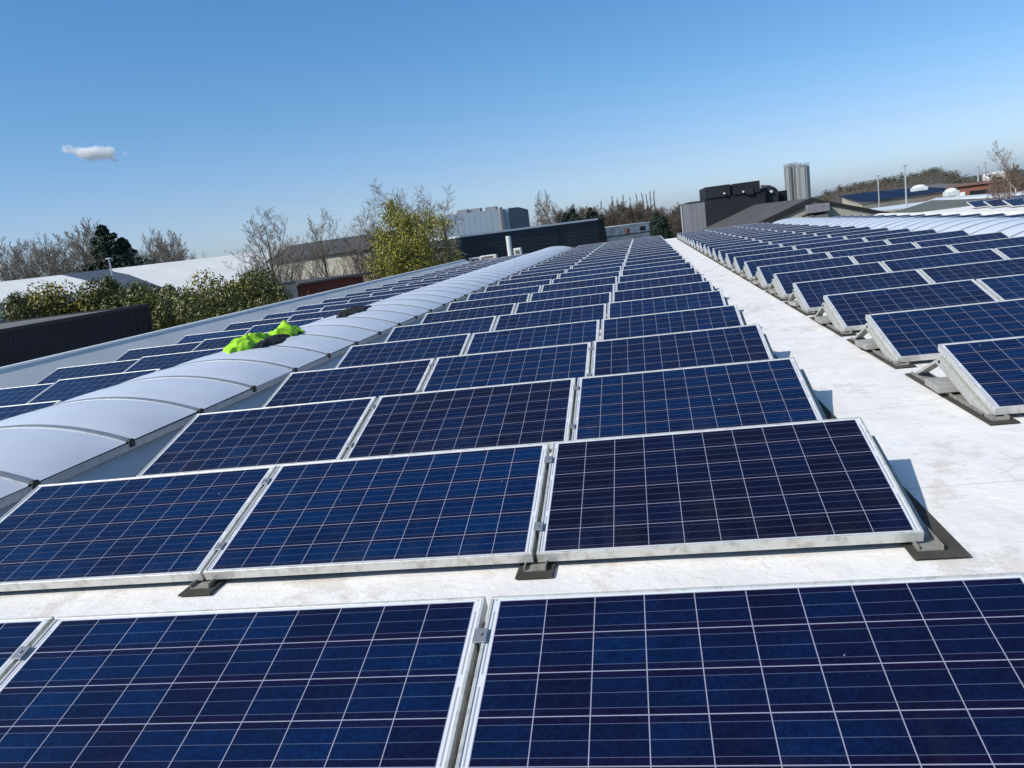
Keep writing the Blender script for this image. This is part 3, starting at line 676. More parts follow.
# black plant building with stacked boxes
yb = 84.0
def frontbox(m, u0, v0, u1, v1, y, dep, zb=None):
    a = at_y(u0, v0, y); b = at_y(u1, v1, y); zt_ = (a.z + b.z) / 2
    m.box(a.x, b.x, y, y + dep, GZ if zb is None else zb, zt_); return a.x, b.x, zt_
o = bld('black_plant_building', 'stepped black industrial building with rooftop boxes right of the walkway end')
m = MB(); xa, xb, z1 = frontbox(m, 705, 199, 765, 191.5, yb, 16); m.build('lower_wall', MT['black_clad'], o)
a = at_y(704.5, 188, yb); b = at_y(731, 184.5, yb); c = at_y(759.5, 182.2, yb)
m = MB(); m.box(a.x, b.x - 0.12, yb - 0.15, yb + 8, z1 + .003, a.z + 0.05, bev=0.03); m.build('roof_box', MT['black_clad'], o)
m = MB(); m.box(b.x + 0.12, c.x, yb - 0.15, yb + 8, z1 + .003, a.z + 0.02, bev=0.03); m.build('roof_box', MT['black_clad'], o)
m = MB(); m.box(b.x - 0.119, b.x + 0.119, yb + 0.2, yb + 7, z1 + .003, a.z - 0.05); m.build('box_joint', MT['tar'], o)
for (u, v) in ((724, 193.2), (743, 191.5)):
    q = at_y(u, v, yb - 0.2); m = MB(); m.tube([(q.x, q.y + .05, q.z), (q.x, q.y - .25, q.z - .03)], [0.08, 0.10], 8); m.build('floodlight', MT['white_paint'], o)
q = at_y(750, 191, yb - 0.17); m = MB(); m.box(q.x - .35, q.x + .35, yb - .30, yb - .152, q.z - .35, q.z + .35, bev=.03); m.build('louvre', MT['tar'], o)
xr, _, zr = at_y(772, 193, yb)[:]; 
m = MB(); frontbox(m, 765.2, 195, 778, 193.5, yb + 1, 12); m.build('side_wall', MT['black_clad'], o)
q = at_y(768, 190.5, yb + 2); rr = 1.0
m = MB(); m.tube([(q.x, yb + 1.2, q.z - .55), (q.x, yb + 6, q.z - .55)], 0.98, 24); m.build('round_duct', MT['black_clad'], o)
q = at_y(771.3, 191.5, yb + .8); m = MB(); m.tube([(q.x, q.y + .4, q.z), (q.x, q.y - .1, q.z)], 0.13, 12); m.build('lamp', MT['white_paint'], o)
m = MB(); frontbox(m, 778.2, 191, 787, 190.2, yb + 2, 8); m.build('navy_box', MT['navy_clad'], o)
o = bld('grey_clad_annex', 'plain mid grey clad annex at the left end of the black building')
m = MB(); frontbox(m, 688, 204, 704.4, 200.5, yb + .5, 12); m.build('wall', MT['mid_grey'], o)
m = MB(); a = at_y(688, 204, yb + .5); b = at_y(704.4, 200.5, yb + .5); z_ = (a.z + b.z) / 2; m.box(a.x - .05, b.x, yb + .42, yb + 12.6, z_ + .003, z_ + .10); m.build('roof_edge', MT['anthracite'], o)

# pitched dark roof with beige gable wall facing the camera
yg = 56.0
ap = at_y(811, 199.5, yg); le = at_y(750, 228, yg); re = at_y(886, 213.5, yg)
o = bld('gabled_hall', 'hall with dark brown pitched roof, black verges and beige concrete gable wall', loc=(ap.x, yg, GZ)); L0 = o.location
sl_ = (ap.z - le.z) / (ap.x - le.x); sr_ = (ap.z - re.z) / (re.x - ap.x)
xl = ap.x - 8.0; zl = ap.z - 8.0 * sl_; xrr = re.x + 1; zrr = ap.z - (xrr - ap.x) * sr_
Lg = 30.0
m = MB()
for yy in (yg, yg + Lg): m.face([Vector(p) - L0 for p in ((xl, yy, GZ), (xl, yy, zl), (ap.x, yy, ap.z), (xrr, yy, zrr), (xrr, yy, GZ))])
m.face([Vector(p) - L0 for p in ((xl, yg, GZ), (xl, yg + Lg, GZ), (xl, yg + Lg, zl), (xl, yg, zl))]); m.face([Vector(p) - L0 for p in ((xrr, yg, GZ), (xrr, yg + Lg, GZ), (xrr, yg + Lg, zrr), (xrr, yg, zrr))])
m.build('wall', MT['beige2'], o)
def slab(a, b, y0, y1, t):
    m = MB(); q = [(a[0], y0, a[1]), (b[0], y0, b[1]), (b[0], y1, b[1]), (a[0], y1, a[1])]
    lo = [Vector(p) - L0 + Vector((0, 0, .01)) for p in q]; hi = [p + Vector((0, 0, t)) for p in lo]
    m.face(hi); m.face(lo[::-1])
    for i in range(4): m.face([lo[i], lo[(i + 1) % 4], hi[(i + 1) % 4], hi[i]])
    return m
m = slab((xl - .3, zl - .3 * sl_), (ap.x, ap.z), yg - 0.02, yg + Lg, 0.10)
m2 = slab((ap.x, ap.z), (xrr + .2, zrr - .2 * sr_), yg - .02, yg + Lg, 0.10); i0 = len(m.v); m.v += m2.v; m.f += [tuple(i + i0 for i in f) for f in m2.f]; m.mi += m2.mi
m.build('roof', MT['brown_roof'], o)
m = slab((xl - .3, zl - .3 * sl_ - .30), (ap.x, ap.z - .30), yg - .16, yg - .023, 0.42); m.build('verge_board', MT['tar'], o)
m = slab((ap.x, ap.z - .12), (xrr + .2, zrr - .2 * sr_ - .12), yg - .16, yg - .023, 0.22); m.build('verge_board', MT['tar'], o)
a = at_y(806, 204, yg - .5); b = at_y(829, 211, yg - .5)
m = MB(); m.box(a.x - L0.x, b.x - L0.x, -0.9, -0.02, b.z - L0.z, a.z - L0.z - .1, bev=.03); m.build('grey_housing', MT['mid_grey'], o)
a = at_y(802, 212, yg - .4); b = at_y(829, 213, yg - .4)
m = MB(); m.tube([(a.x - L0.x, -.4, b.z - L0.z), (b.x - L0.x, -.4, b.z - L0.z + .12)], 0.06, 8); m.build('duct', MT['tar'], o)
q = at_y(820, 217, yg - .8); m = MB(); m.box(q.x - .55 - L0.x, q.x + .55 - L0.x, -.9, -.3, q.z - L0.z - .3, q.z - L0.z + .12, bev=.03); m.box(q.x - .7 - L0.x, q.x - .5 - L0.x, -1.1, -.95, q.z - L0.z - .3, q.z - L0.z + .2); m.build('pipework', MT['felt'], o)
# patchy line of a repair on the brown roof
# roofs further right
def roofpoly(name, label, pts, z, wall, roof, cat='building', edge=None, thick=0.0):
    P_ = [at_z(u, v, z) for u, v in pts]; o = bld(name, label, cat, (P_[0].x, P_[0].y, GZ))
    m = MB(); m.prism(rel(P_, o), 0); m.build('wall', wall, o)
    m = MB(); m.prism(rel([p + Vector((0, 0, .15)) for p in P_], o), z - GZ + .004); m.build('roof', roof, o); return o
def solid(name, label, pts, wall, roof, rim=None, rimh=0.12):
    P_ = [at(*p) for p in pts]; o = bld(name, label, 'building', (P_[0].x, P_[0].y, GZ))
    m = MB(); m.prism(rel(P_, o), 0); m.build('wall', wall, o)
    m = MB(); c = sum(P_, Vector()) / len(P_); m.prism(rel([p + (p - c).normalized() * .15 + Vector((0, 0, rimh)) for p in P_], o), min(p.z for p in P_) - GZ - rimh) if False else m.grid([rel([p + (p - c).normalized() * .04 for p in P_], o), rel([p + (p - c).normalized() * .04 + Vector((0, 0, rimh)) for p in P_], o)], 0, True)
    m.face(rel([p + (p - c).normalized() * .04 + Vector((0, 0, rimh)) for p in P_], o)); m.build('roof', roof, o); return o, P_
b1, Pb = solid('beige_depot', 'beige flat roofed depot covered with solar panels in front of the wooded hill', [(862, 205.0, 120), (842, 197.0, 230), (938, 184.0, 260), (1005, 184.5, 138)], MT['beige'], MT['felt'], rimh=0.06)
c0, c1_, c2, c3 = Pb
idx = 0
for k in range(13):
    q = (k + .6) / 13.5; a = c0.lerp(c1_, q); b = c3.lerp(c2, q)
    for s0, s1 in ((0.03, 0.32), (0.36, 0.62)):
        if k > 9 and s0 > .3: continue
        A_, B_ = a.lerp(b, s0), a.lerp(b, s1); d = hdir(A_, B_); n = Vector((d.y, -d.x, 0)); up_ = Vector((0, 0, 1)); idx += 1
        m = MB(); base = A_
        hw_ = (c1_ - c0).length / 13.5 * .30; lo0, lo1 = A_ + n * hw_ + up_ * .30, B_ + n * hw_ + up_ * .30; hi0, hi1 = A_ - n * hw_ + up_ * .42, B_ - n * hw_ + up_ * .42
        m.face([p - base for p in (lo0, lo1, hi1, hi0)]); m.face([p - base - up_ * .06 for p in (hi0, hi1, lo1, lo0)])
        for P1, P2 in ((lo0, lo1), (lo1, hi1), (hi1, hi0), (hi0, lo0)): m.face([p - base for p in (P1, P2, P2 - up_ * .06, P1 - up_ * .06)])
        if k == 0 and s0 < .1:
            g = N('far_solar_glass'); g.set(Base_Color=(0.008, 0.015, 0.045), Roughness=0.6); g.b.inputs['Specular IOR Level'].default_value = .1; MT['far_pv'] = g.m
        o = m.build('photovoltaic_array', MT['far_pv']); o.location = base
        tag(o, 'distant solar row on the beige depot roof, %s row from its front edge, %s half' % (ORD[k], 'left' if s0 < .1 else 'right'), 'solar array', 'solar arrays on the beige depot')
# white canopy strip in front of the depot
solid('white_canopy', 'white flat canopy roof in front of the beige depot', [(866, 213.5, 84), (858, 211.5, 92), (905, 207.0, 104), (960, 198.5, 104), (935, 206, 88)], MT['beige'], MT['cap'], rimh=.15)
solid('olive_flat_roof', 'olive grey bitumen roof between the rooflight and the white canopy', [(893, 214.0, 62), (1040, 200, 58), (1040, 197.5, 66), (931, 201.5, 82)], MT['beige2'], MT['olive'], rimh=.1)
solid('white_flat_roof', 'narrow bright white flat roof below the brick factory', [(928, 203.0, 83), (1060, 193.0, 78), (1060, 190.5, 88), (936, 199.8, 98)], MT['beige2'], MT['cap'], rimh=.2)
# brick factory
S0, S1 = at(948, 191.5, 118), at(1062, 173.5, 118)
o = bld('brick_factory', 'long low red brick factory with white garage door at the right edge', loc=(S0.x, S0.y, GZ)); L0 = o.location
d = hdir(S0, S1); n = Vector((d.y, -d.x, 0)); ln = Vector((S1.x - S0.x, S1.y - S0.y, 0)).length; hh = (at(950, 188, 118).z - GZ)
m = MB(); wallbox(m, P, d, n, 0, ln, 0, hh, -14); m.build('wall', MT['brick'], o)
m = MB(); wallbox(m, P + n * .3, d, n, -.3, ln + .3, hh + .003, hh + .25, -14.6); m.build('roof', MT['brick2'], o)
m = MB(); wallbox(m, P + n * .02, d, n, 0.8, 1.9, hh - 2.2, hh - .7, .06); m.build('garage_door', MT['white_paint'], o)
m = MB(); wallbox(m, P + n * .02, d, n, 2.4, 6.4, hh - 1.6, hh - .7, .06); m.build('window', MT['dark_glass'], o)
for (u, v, lb, sz) in ((995, 176.5, 'white roof housing with dark opening standing on the brick factory', 1.3), (919, 183.5, 'white domed rooflight standing on the beige depot', 1.05), (951, 186.5, 'white domed rooflight beside the left end of the brick factory', .75)):
    c = at(u, v, 128 if u > 980 else 150 if u < 930 else 116); q = empty('roof_housing', c); tag(q, lb, 'roof housing', 'white housings on the right roofs')
    if u > 980:
        m = MB(); m.box(-sz, sz, -1, 1, -1.4, .6, bev=.25); m.build('casing', MT['white_paint'], q); m = MB(); m.box(-.4, .5, -1.04, -1.003, -1.2, -.1, bev=.01); m.build('opening', MT['dark_glass'], q)
    else:
        m = MB(); rows = [[(sz * math.cos(e) * math.cos(t), sz * math.cos(e) * math.sin(t), .42 * math.sin(e) - .6) for t in [2 * math.pi * j / 20 for j in range(20)]] for e in lin(0, math.pi / 2 - .02, 8)]
        m.grid(rows, 0, True); m.build('dome', MT['white_paint'], q, True)
        m = MB(); m.box(-sz, sz, -sz, sz, -1.2, -.602, bev=.05); m.build('curb', MT['cap'], q)

# silos
for k, (u0, u1, v, r, lb) in enumerate(((784.2, 791.8, 165.5, 246, 'leftmost slim pale steel silo of the cluster'), (789.5, 796.6, 164.3, 251, 'second steel silo from the left in the cluster'), (794.5, 801.0, 165.2, 246, 'bright steel silo just left of the widest silo'), (799.0, 808.4, 164.8, 240, 'widest and darkest steel silo at the right of the cluster'))):
    c = at((u0 + u1) / 2, v, r); rad = (u1 - u0) / 2 * r / F; H = c.z - GZ
    q = empty('silo', (c.x, c.y, GZ)); tag(q, lb, 'silo', 'steel silos')
    m = MB(); m.tube([(0, 0, 0), (0, 0, H - .6)], rad, 32); m.build('body', MT['steel'], q, False)
    m = MB(); m.tube([(0, 0, H - .599), (0, 0, H + .05)], [rad * 1.0, rad * .25], 32); m.build('roof', MT['steel'], q)
    m = MB()
    for z_ in (.5, .95):
        m.tube([(rad * math.cos(t), rad * math.sin(t), H - .6 + z_) for t in lin(0, 2 * math.pi, 25)], 0.05, 4)
    for t in lin(0, 2 * math.pi, 13)[:-1]: m.tube([(rad * math.cos(t), rad * math.sin(t), H - .6), (rad * math.cos(t), rad * math.sin(t), H + .36)], 0.045, 4)
    m.build('railing', MT['galv'], q)
    m = MB()
    for s in (-.25, .25): m.tube([(s, -rad - .2, 0), (s, -rad - .2, H + .3)], .05, 4)
    for z_ in range(int(H / .6)): m.tube([(-.25, -rad - .2, z_ * .6), (.25, -rad - .2, z_ * .6)], .03, 4)
    m.build('ladder', MT['galv'], q)
    m = MB()
    for z_ in lin(2, H - 2, 6): m.tube([(rad * 1.004 * math.cos(t), rad * 1.004 * math.sin(t), z_) for t in lin(0, 2 * math.pi, 33)], 0.035, 4)
    m.build('hoop', MT['galv'], q)

# poles and lamp posts
def lamp(u, v0, r, label, arm=0.9, rad=0.07, head=True, cat='lamp post', name='lamp_post', col_=None):
    t = at(u, v0, r); q = empty(name, (t.x, t.y, GZ)); tag(q, label, cat); H = t.z - GZ
    m = MB(); m.tube([(0, 0, 0), (0, 0, H)], [rad * 1.4, rad], 8); m.build('pole', col_ or MT['galv'], q)
    if head:
        m = MB(); m.box(-arm / 2, arm / 2, -.12, .12, H + .003, H + .10, bev=.02); m.build('lamp_head', MT['galv'], q)
    return q
lamp(109, 259.5, 58, 'slim grey lamp post in front of the grey roofed warehouse', 0.35, .05)
lamp(905, 166, 88, 'tall pale lamp post standing before the beige depot', .4, .07)
lamp(878, 176, 120, 'tall pale lamp post left of the depot solar rows', .5, .08)
lamp(978, 167, 150, 'short pale lamp post left of the white roof housing', .4, .14)
lamp(985, 163, 140, 'pale lamp post beside the white roof housing', .4, .14)
lamp(681, 205, 62, 'white pole at the far end of the walkway by the grey annex', .5, .06)
lamp(443, 218, 66, 'dark wooden utility pole left of the black hall', 0, .10, False, 'utility pole', 'utility_pole', MT['brown_roof'])

# ------------------------------------------------------------------ trees and shrubs
BK = {}
BK['bark'] = plain('grey_brown_bark', (0.115, 0.095, 0.075), 0.95, 0, 0.3, 3)
BK['bark_red'] = plain('reddish_twigs', (0.15, 0.098, 0.075), 0.95, 0, 0.25, 2)
BK['twig'] = plain('grey_brown_twigs', (0.20, 0.170, 0.140), 0.95, 0, 0.3, 1)
BK['birch'] = plain('pale_birch_bark', (0.42, 0.38, 0.33), 0.9, 0, 0.35, 2)
BK['willow'] = mat_leaf('young_willow_leaves', (0.085, 0.092, 0.012), (0.30, 0.26, 0.030))
BK['laurel'] = mat_leaf('laurel_leaves', (0.024, 0.040, 0.009), (0.155, 0.150, 0.022), 0.45)
BK['laurel2'] = mat_leaf('yellow_green_sunlit_leaves', (0.070, 0.075, 0.010), (0.34, 0.27, 0.030), 0.5)  # laurel leaves brightened to yellow, the sunlight on them put into the colour
BK['conifer'] = mat_leaf('dark_conifer_needles', (0.006, 0.014, 0.009), (0.020, 0.040, 0.022), 0.7)
def limb(m, rng, p, d, ln, r, nseg, bend, up_, sides):
    pts = [p.copy()]; rad = [r]; cur = p.copy(); dd = d.normalized()
    for i in range(nseg):
        dd = (dd + Vector((rng.uniform(-1, 1), rng.uniform(-1, 1), rng.uniform(-1, 1))) * bend + Vector((0, 0, up_))).normalized()
        cur = cur + dd * (ln / nseg); pts.append(cur.copy()); rad.append(max(0.0045, r * (1 - 0.75 * (i + 1) / nseg)))
    m.tube(pts, rad, sides, 0, False); return pts, rad
def bare_tree(seed, H=10.0, spread=0.8, trunk=0.32, kids=(9, 7, 6, 4), r0=0.16, up_=0.12, first=0.25, ang=(35, 65), thin=0.42, tipmin=0.011):
    rng = random.Random(seed); T = MB(); C = MB(); tips = []
    pts, rad = limb(T, rng, Vector((0, 0, 0)), Vector((0, 0, 1)), H * 0.86, r0, 10, 0.05, 0.05, 8)
    def grow(pts, rad, L, lvl):
        if lvl >= len(kids): tips.append((pts[-1], pts[-1] - pts[-2])); return
        for k in range(kids[lvl]):
            f = (first if lvl == 0 else 0.2) + (1 - (first if lvl == 0 else 0.2)) * (k + rng.random()) / kids[lvl]
            i = min(len(pts) - 2, int(f * (len(pts) - 1))); q = f * (len(pts) - 1) - i
            p = pts[i].lerp(pts[i + 1], min(1, q)); ax = (pts[i + 1] - pts[i]).normalized()
            a = R(rng.uniform(*ang)); az = rng.uniform(0, 2 * math.pi)
            sd = ax.orthogonal().normalized(); sd.rotate(Matrix.Rotation(az, 3, ax))
            d = ax * math.cos(a) + sd * math.sin(a)
            if lvl == 0: ln = H * spread * (0.62 - 0.30 * f) * rng.uniform(.75, 1.15)
            else: ln = L * thin * rng.uniform(.7, 1.25) * (1.15 - .4 * f)
            rr = max(tipmin, rad[i] * (0.50 if lvl == 0 else 0.55))
            ns = 5 if lvl == 0 else 4 if lvl == 1 else 3
            b, br = limb(T if lvl == 0 else C, rng, p, d, ln, rr, ns, 0.16, up_, 5 if lvl == 0 else 3)
            br = [max(tipmin * .8, x) for x in br]
            grow(b, br, ln, lvl + 1)
    grow(pts, rad, H, 0)
    return T, C, tips
def tree_thing(name, label, T, C, bark, twig, group=None):
    o = empty(name); tag(o, label, 'tree', group); T.build('trunk', bark, o, True); C.build('crown', twig, o); return o
def leafcloud(m, rng, centres, n, size):
    for _ in range(n):
        c, rx, rz = rng.choice(centres)
        while True:
            q = Vector((rng.uniform(-1, 1), rng.uniform(-1, 1), rng.uniform(-1, 1)))
            if 0.25 < q.length < 1: break
        p = Vector(c) + Vector((q.x * rx, q.y * rx, q.z * rz)); s = size * rng.uniform(.6, 1.35)
        nrm = (q + Vector((rng.uniform(-1, 1), rng.uniform(-1, 1), rng.uniform(-.4, 1.2)))).normalized()
        a = nrm.orthogonal().normalized(); a.rotate(Matrix.Rotation(rng.uniform(0, 6.28), 3, nrm)); b = nrm.cross(a)
        m.face([p - a * s * .5, p - b * s * .28 + nrm * s * .06, p + a * s * .5, p + b * s * .28 + nrm * s * .06])
def setp(o, u, vtop, r, Hm, label, wide=1.0, rz=0.0, group=None):
    t = at(u, vtop, r); s = (t.z - GZ) / Hm
    o.location = (t.x, t.y, GZ); o.scale = (s * wide, s * wide, s); o.rotation_euler = (0, 0, rz); o['label'] = label
    if group: o['group'] = group
    return o
def topz(*mbs): return max(v[2] for m in mbs for v in m.v)
VAR = []
for sd, kw in ((3, dict(spread=.85, kids=(18, 9, 6, 6), tipmin=.017)), (11, dict(spread=.70, kids=(20, 9, 6, 6), up_=.2, tipmin=.016, first=.2)), (23, dict(spread=1.15, kids=(18, 10, 8, 6), first=.28, up_=.10, r0=.2, tipmin=.011)), (31, dict(spread=.60, kids=(22, 8, 6, 5), up_=.25, first=.12, tipmin=.009))):
    T, C, tips = bare_tree(sd, **kw); VAR.append((tree_thing('bare_tree', 'x', T, C, BK['bark'], BK['twig']), topz(T, C)))
vused = [False] * len(VAR)
def bare(k, u, vt, r, label, wide=1.0, rz=None, group='bare trees around the site', red=False):
    if vused[k]: o = copy_tree(VAR[k][0])
    else: o = VAR[k][0]; vused[k] = True
    setp(o, u, vt, r, VAR[k][1], label, wide, random.uniform(0, 6.28) if rz is None else rz, group); return o
# big bare tree behind the willow, and singles
bare(2, 390, 171, 66, 'largest bare tree with a broad round crown behind the willow', 1.1)
bare(3, 255, 207, 55, 'slender bare tree standing before the white warehouse roof', 1.25)
bare(3, 315, 208, 62, 'thin bare tree in front of the slate roofed house', .9)
bare(0, 548, 189, 125, 'lone bare tree rising behind the black hall', .62)
bare(3, 283, 236, 50, 'small bare tree beside the red shed roof', 1.3)
# left group
words = ['leftmost', 'second', 'third', 'fourth', 'fifth', 'sixth', 'seventh', 'eighth', 'ninth', 'tenth', 'eleventh', 'twelfth', 'thirteenth', 'fourteenth', 'fifteenth', 'sixteenth', 'seventeenth', 'eighteenth']
for i, (u, v) in enumerate(((-12, 240), (4, 235), (18, 232), (31, 237), (40, 233), (52, 240), (66, 248), (74, 230), (85, 222), (92, 216), (137, 234), (146, 227), (154, 230), (166, 232), (176, 243), (193, 252))):
    bare(i % 4, u, v, 112 + (i * 7) % 18, 'bare tree behind the left warehouses, %s tree of that row' % ('leftmost' if i == 0 else words[i] + ' from left'), 0.85, None, 'bare trees behind the left warehouses')
# conifers
def conifer(seed, H, rad, lean, n, label):
    rng = random.Random(seed); T = MB(); C = MB(); limb(T, rng, Vector((0, 0, 0)), Vector((0, 0, 1)), H * .95, .22, 8, .02, .05, 7)
    cs = []
    for i in range(80):
        f = (i + rng.random()) / 80; z = H * (.12 + .86 * f); rr = rad * 1.45 * (1 - f) ** .6 * rng.uniform(.6, 1.1); a = rng.uniform(0, 6.28)
        d = rr * rng.uniform(.35, .8); cs.append(((d * math.cos(a), d * math.sin(a), z), max(.35, rr * .55), max(.3, rr * .30)))
    leafcloud(C, rng, cs, int(n * 1.6), .30)
    o = empty('conifer'); tag(o, label, 'tree', 'dark conifers'); T.build('trunk', BK['bark'], o, True); C.build('crown', BK['conifer'], o); return o, H
o, h = conifer(5, 14, 3.0, 0, 9000, 'x'); setp(o, 100, 225, 92, h, 'tall dark conifer with a rounded top behind the left warehouses', 1.15)
o2, h = conifer(8, 12, 3.6, 0, 8000, 'x'); setp(o2, 121, 237, 92, h, 'shorter dark conifer right of the tallest conifer', 1.0)
# willow with young yellow green leaves
T, C, tips = bare_tree(41, 10, .72, kids=(16, 8, 5, 4), r0=.20, up_=.02, first=.12, ang=(30, 70))
rng = random.Random(5); L_ = MB()
for p, d in tips:
    for k in range(11):
        s = rng.uniform(.09, .19); q = p + Vector((rng.gauss(0, .22), rng.gauss(0, .22), rng.gauss(-.12, .24)))
        a = Vector((rng.gauss(0, .35), rng.gauss(0, .35), -1)).normalized(); b = a.orthogonal().normalized(); b.rotate(Matrix.Rotation(rng.uniform(0, 6.28), 3, a))
        L_.face([q - a * s * .5, q + b * s * .22, q + a * s * .5, q - b * s * .22])
cs = []
for k in range(150):
    a = rng.uniform(0, 6.28); zf = rng.random() ** .8; rr = 4.3 * math.sqrt(max(0.05, 1 - (zf * 1.25 - .35) ** 2 / 1.0)) * rng.random() ** .45
    cs.append(((rr * math.cos(a), rr * math.sin(a), 0.8 + zf * 7.6), rng.uniform(.25, .6), rng.uniform(.4, 1.0)))
leafcloud(L_, rng, cs, 15000, .13)
wl_ = empty('willow_tree'); tag(wl_, 'willow with yellow green spring leaves left of the black hall', 'tree')
T.build('trunk', BK['bark'], wl_, True); tw = C.build('twigs', BK['twig'], wl_); L_.build('crown', BK['willow'], wl_)
setp(wl_, 404, 197, 57, topz(T, C), wl_['label'], 0.98, 1.0)
# small leafless reddish shrubs
T, C, tips = bare_tree(77, 5, .9, kids=(14, 8, 6), r0=.05, first=.03, ang=(15, 45), up_=.15, tipmin=.012); rs = tree_thing('bare_shrub', 'x', T, C, BK['bark_red'], BK['bark_red'], 'leafless shrubs by the sheds'); rs['category'] = 'shrub'; rsh = topz(T, C); ru = False
for i, (u, v, r, lb) in enumerate(((288, 240, 58, 'reddish leafless shrub left of the white house facade'), (353, 236, 62, 'reddish leafless shrub right of the dark red shed'), (376, 262, 50, 'low reddish shrub under the willow crown'), (352, 262, 52, 'low reddish shrub touching the dark red shed'), (195, 271, 46, 'reddish leafless shrub standing in the laurel hedge'), (240, 268, 50, 'reddish leafless shrub under the slender bare tree'), (300, 286, 40, 'low reddish shrub in front of the red shed'), (150, 285, 46, 'reddish leafless twigs between the two hedge sections'))):
    o = copy_tree(rs) if ru else rs; ru = True
    setp(o, u, v, r, rsh, lb, 0.75 if v < 270 else 0.9, i * 1.3)
# evergreen hedge shrubs
def shrub(seed, mat, n=24000):
    rng = random.Random(seed); T = MB(); C = MB(); cs = []
    for k in range(5): limb(T, rng, Vector((0, 0, 0)), Vector((rng.uniform(-.5, .5), rng.uniform(-.5, .5), 1)), 4.4, .06, 6, .12, .05, 5)
    for k in range(30):
        a = rng.uniform(0, 6.28); f = rng.random(); d = 1.7 * math.sqrt(rng.random()) * (1 - .35 * f); cs.append(((d * math.cos(a), d * math.sin(a), .8 + 4.0 * f), rng.uniform(.3, .7), rng.uniform(.35, .75)))
    leafcloud(C, rng, cs, n, .10)
    o = empty('evergreen_shrub'); tag(o, 'x', 'shrub', 'evergreen hedge shrubs beyond the left roof edge'); T.build('stems', BK['bark'], o, True); C.build('foliage', mat, o); return o, max(v[2] for v in C.v)
SH = [shrub(2, BK['laurel']), shrub(9, BK['laurel2']), shrub(15, BK['laurel'])]; su = [False] * 3
for i, (k, u, v, r, w, lb) in enumerate((
    (0, 2, 292, 46, .9, 'dark green shrub at the left photo edge behind the dark warehouse'),
    (2, 25, 290, 47, .9, 'dark green leafy shrub between the left edge and the yellow shrubs'),
    (1, 47, 282, 47, 1.0, 'brightest yellow green shrub above the dark warehouse roof'),
    (1, 66, 277, 48, 1.1, 'tall yellow green shrub next to the brightest shrub'),
    (1, 84, 277, 48, 1.1, 'yellow green shrub below the grey roofed warehouse'),
    (0, 101, 275, 47, 1.0, 'rounded shrub beside the slim lamp post'),
    (2, 119, 281, 46, 1.0, 'dark shrub just right of the slim lamp post'),
    (0, 138, 287, 44, 1.0, 'dark shrub above the right end of the dark warehouse'),
    (2, 160, 287, 40, 1.05, 'large dark laurel just right of the dark warehouse'),
    (0, 182, 281, 40, 1.1, 'large dark laurel in the middle of the right hedge section'),
    (1, 216, 267, 42, 1.1, 'tallest yellow topped laurel in the right hedge section'),
    (2, 237, 268, 41, 1.1, 'tall dark laurel next to the yellow topped laurel'),
    (0, 256, 284, 40, .9, 'dark laurel at the right end of the hedge'),
    (2, 200, 283, 37, 1.1, 'low dark laurel in front of the yellow topped laurel'),
    (0, 172, 295, 35, .9, 'low dark laurel nearest the roof edge beside the dark warehouse'),
    (2, 262, 294, 36, .7, 'low dark laurel before the grey lean-to'))):
    o = copy_tree(SH[k][0]) if su[k] else SH[k][0]; su[k] = True
    setp(o, u, v, r, SH[k][1], lb, w * .85, i * 1.1)
# tree line behind the weathered building: poplars, bare trees, conifers
T, C, tips = bare_tree(55, 14, .26, kids=(26, 6, 5), r0=.13, up_=.5, first=.10, ang=(12, 30), thin=.5, tipmin=.02); pp = tree_thing('poplar', 'x', T, C, BK['bark'], BK['twig'], 'poplars in the far tree line'); pph = topz(T, C); pu = False
for i, (u, v) in enumerate(((612, 195), (618, 197), (624, 193), (630, 196), (635, 193), (640, 192), (645, 193), (650, 190), (655, 189), (602, 199))):
    o = copy_tree(pp) if pu else pp; pu = True
    setp(o, u, v, 190 + (i * 5) % 12, pph, 'bare columnar poplar in the far tree line, %s poplar of the row' % (['fourth', 'fifth', 'sixth', 'seventh', 'eighth', 'ninth', 'tenth', 'eleventh', 'rightmost', 'leftmost'][i]), .8, i * .9)
kk = [('bare tree', i) for i in range(24)]
T, C, tips = bare_tree(91, 9, .95, kids=(24, 14, 12), r0=.14, up_=.12, first=.08, tipmin=.026); BK['brown'] = plain('brown_twigs', (0.105, 0.082, 0.060), .95, 0, .3, .3)
br = tree_thing('brown_tree', 'x', T, C, BK['brown'], BK['brown'], 'brown bare trees in the far tree line'); brh = topz(T, C); bu_ = False
for i in range(22):
    u = 563 + i * 6.2; v = 209 - 6 * math.sin((u - 560) / 130 * 3.0) + ((i * 37) % 9 - 4) * 1.1
    o = copy_tree(br) if bu_ else br; bu_ = True
    setp(o, u, v, 125 + (i * 23) % 50, brh, 'brown bare tree in the far tree line, number %s from the left of the line' % ORD[i], 1.15, i * 1.7)
for i, (u, v, r, lb) in enumerate(((565, 212, 120, 'dark conifer at the left end of the far tree line'), (572, 208, 124, 'pointed dark conifer second in the far tree line'), (590, 207, 122, 'dark conifer in the middle of the far tree line'), (656, 212, 105, 'dark evergreen beside the weathered white building'), (661, 215, 102, 'low dark evergreen left of the walkway end'))):
    o = copy_tree(o2); setp(o, u, v, r, 12, lb, .9, i)
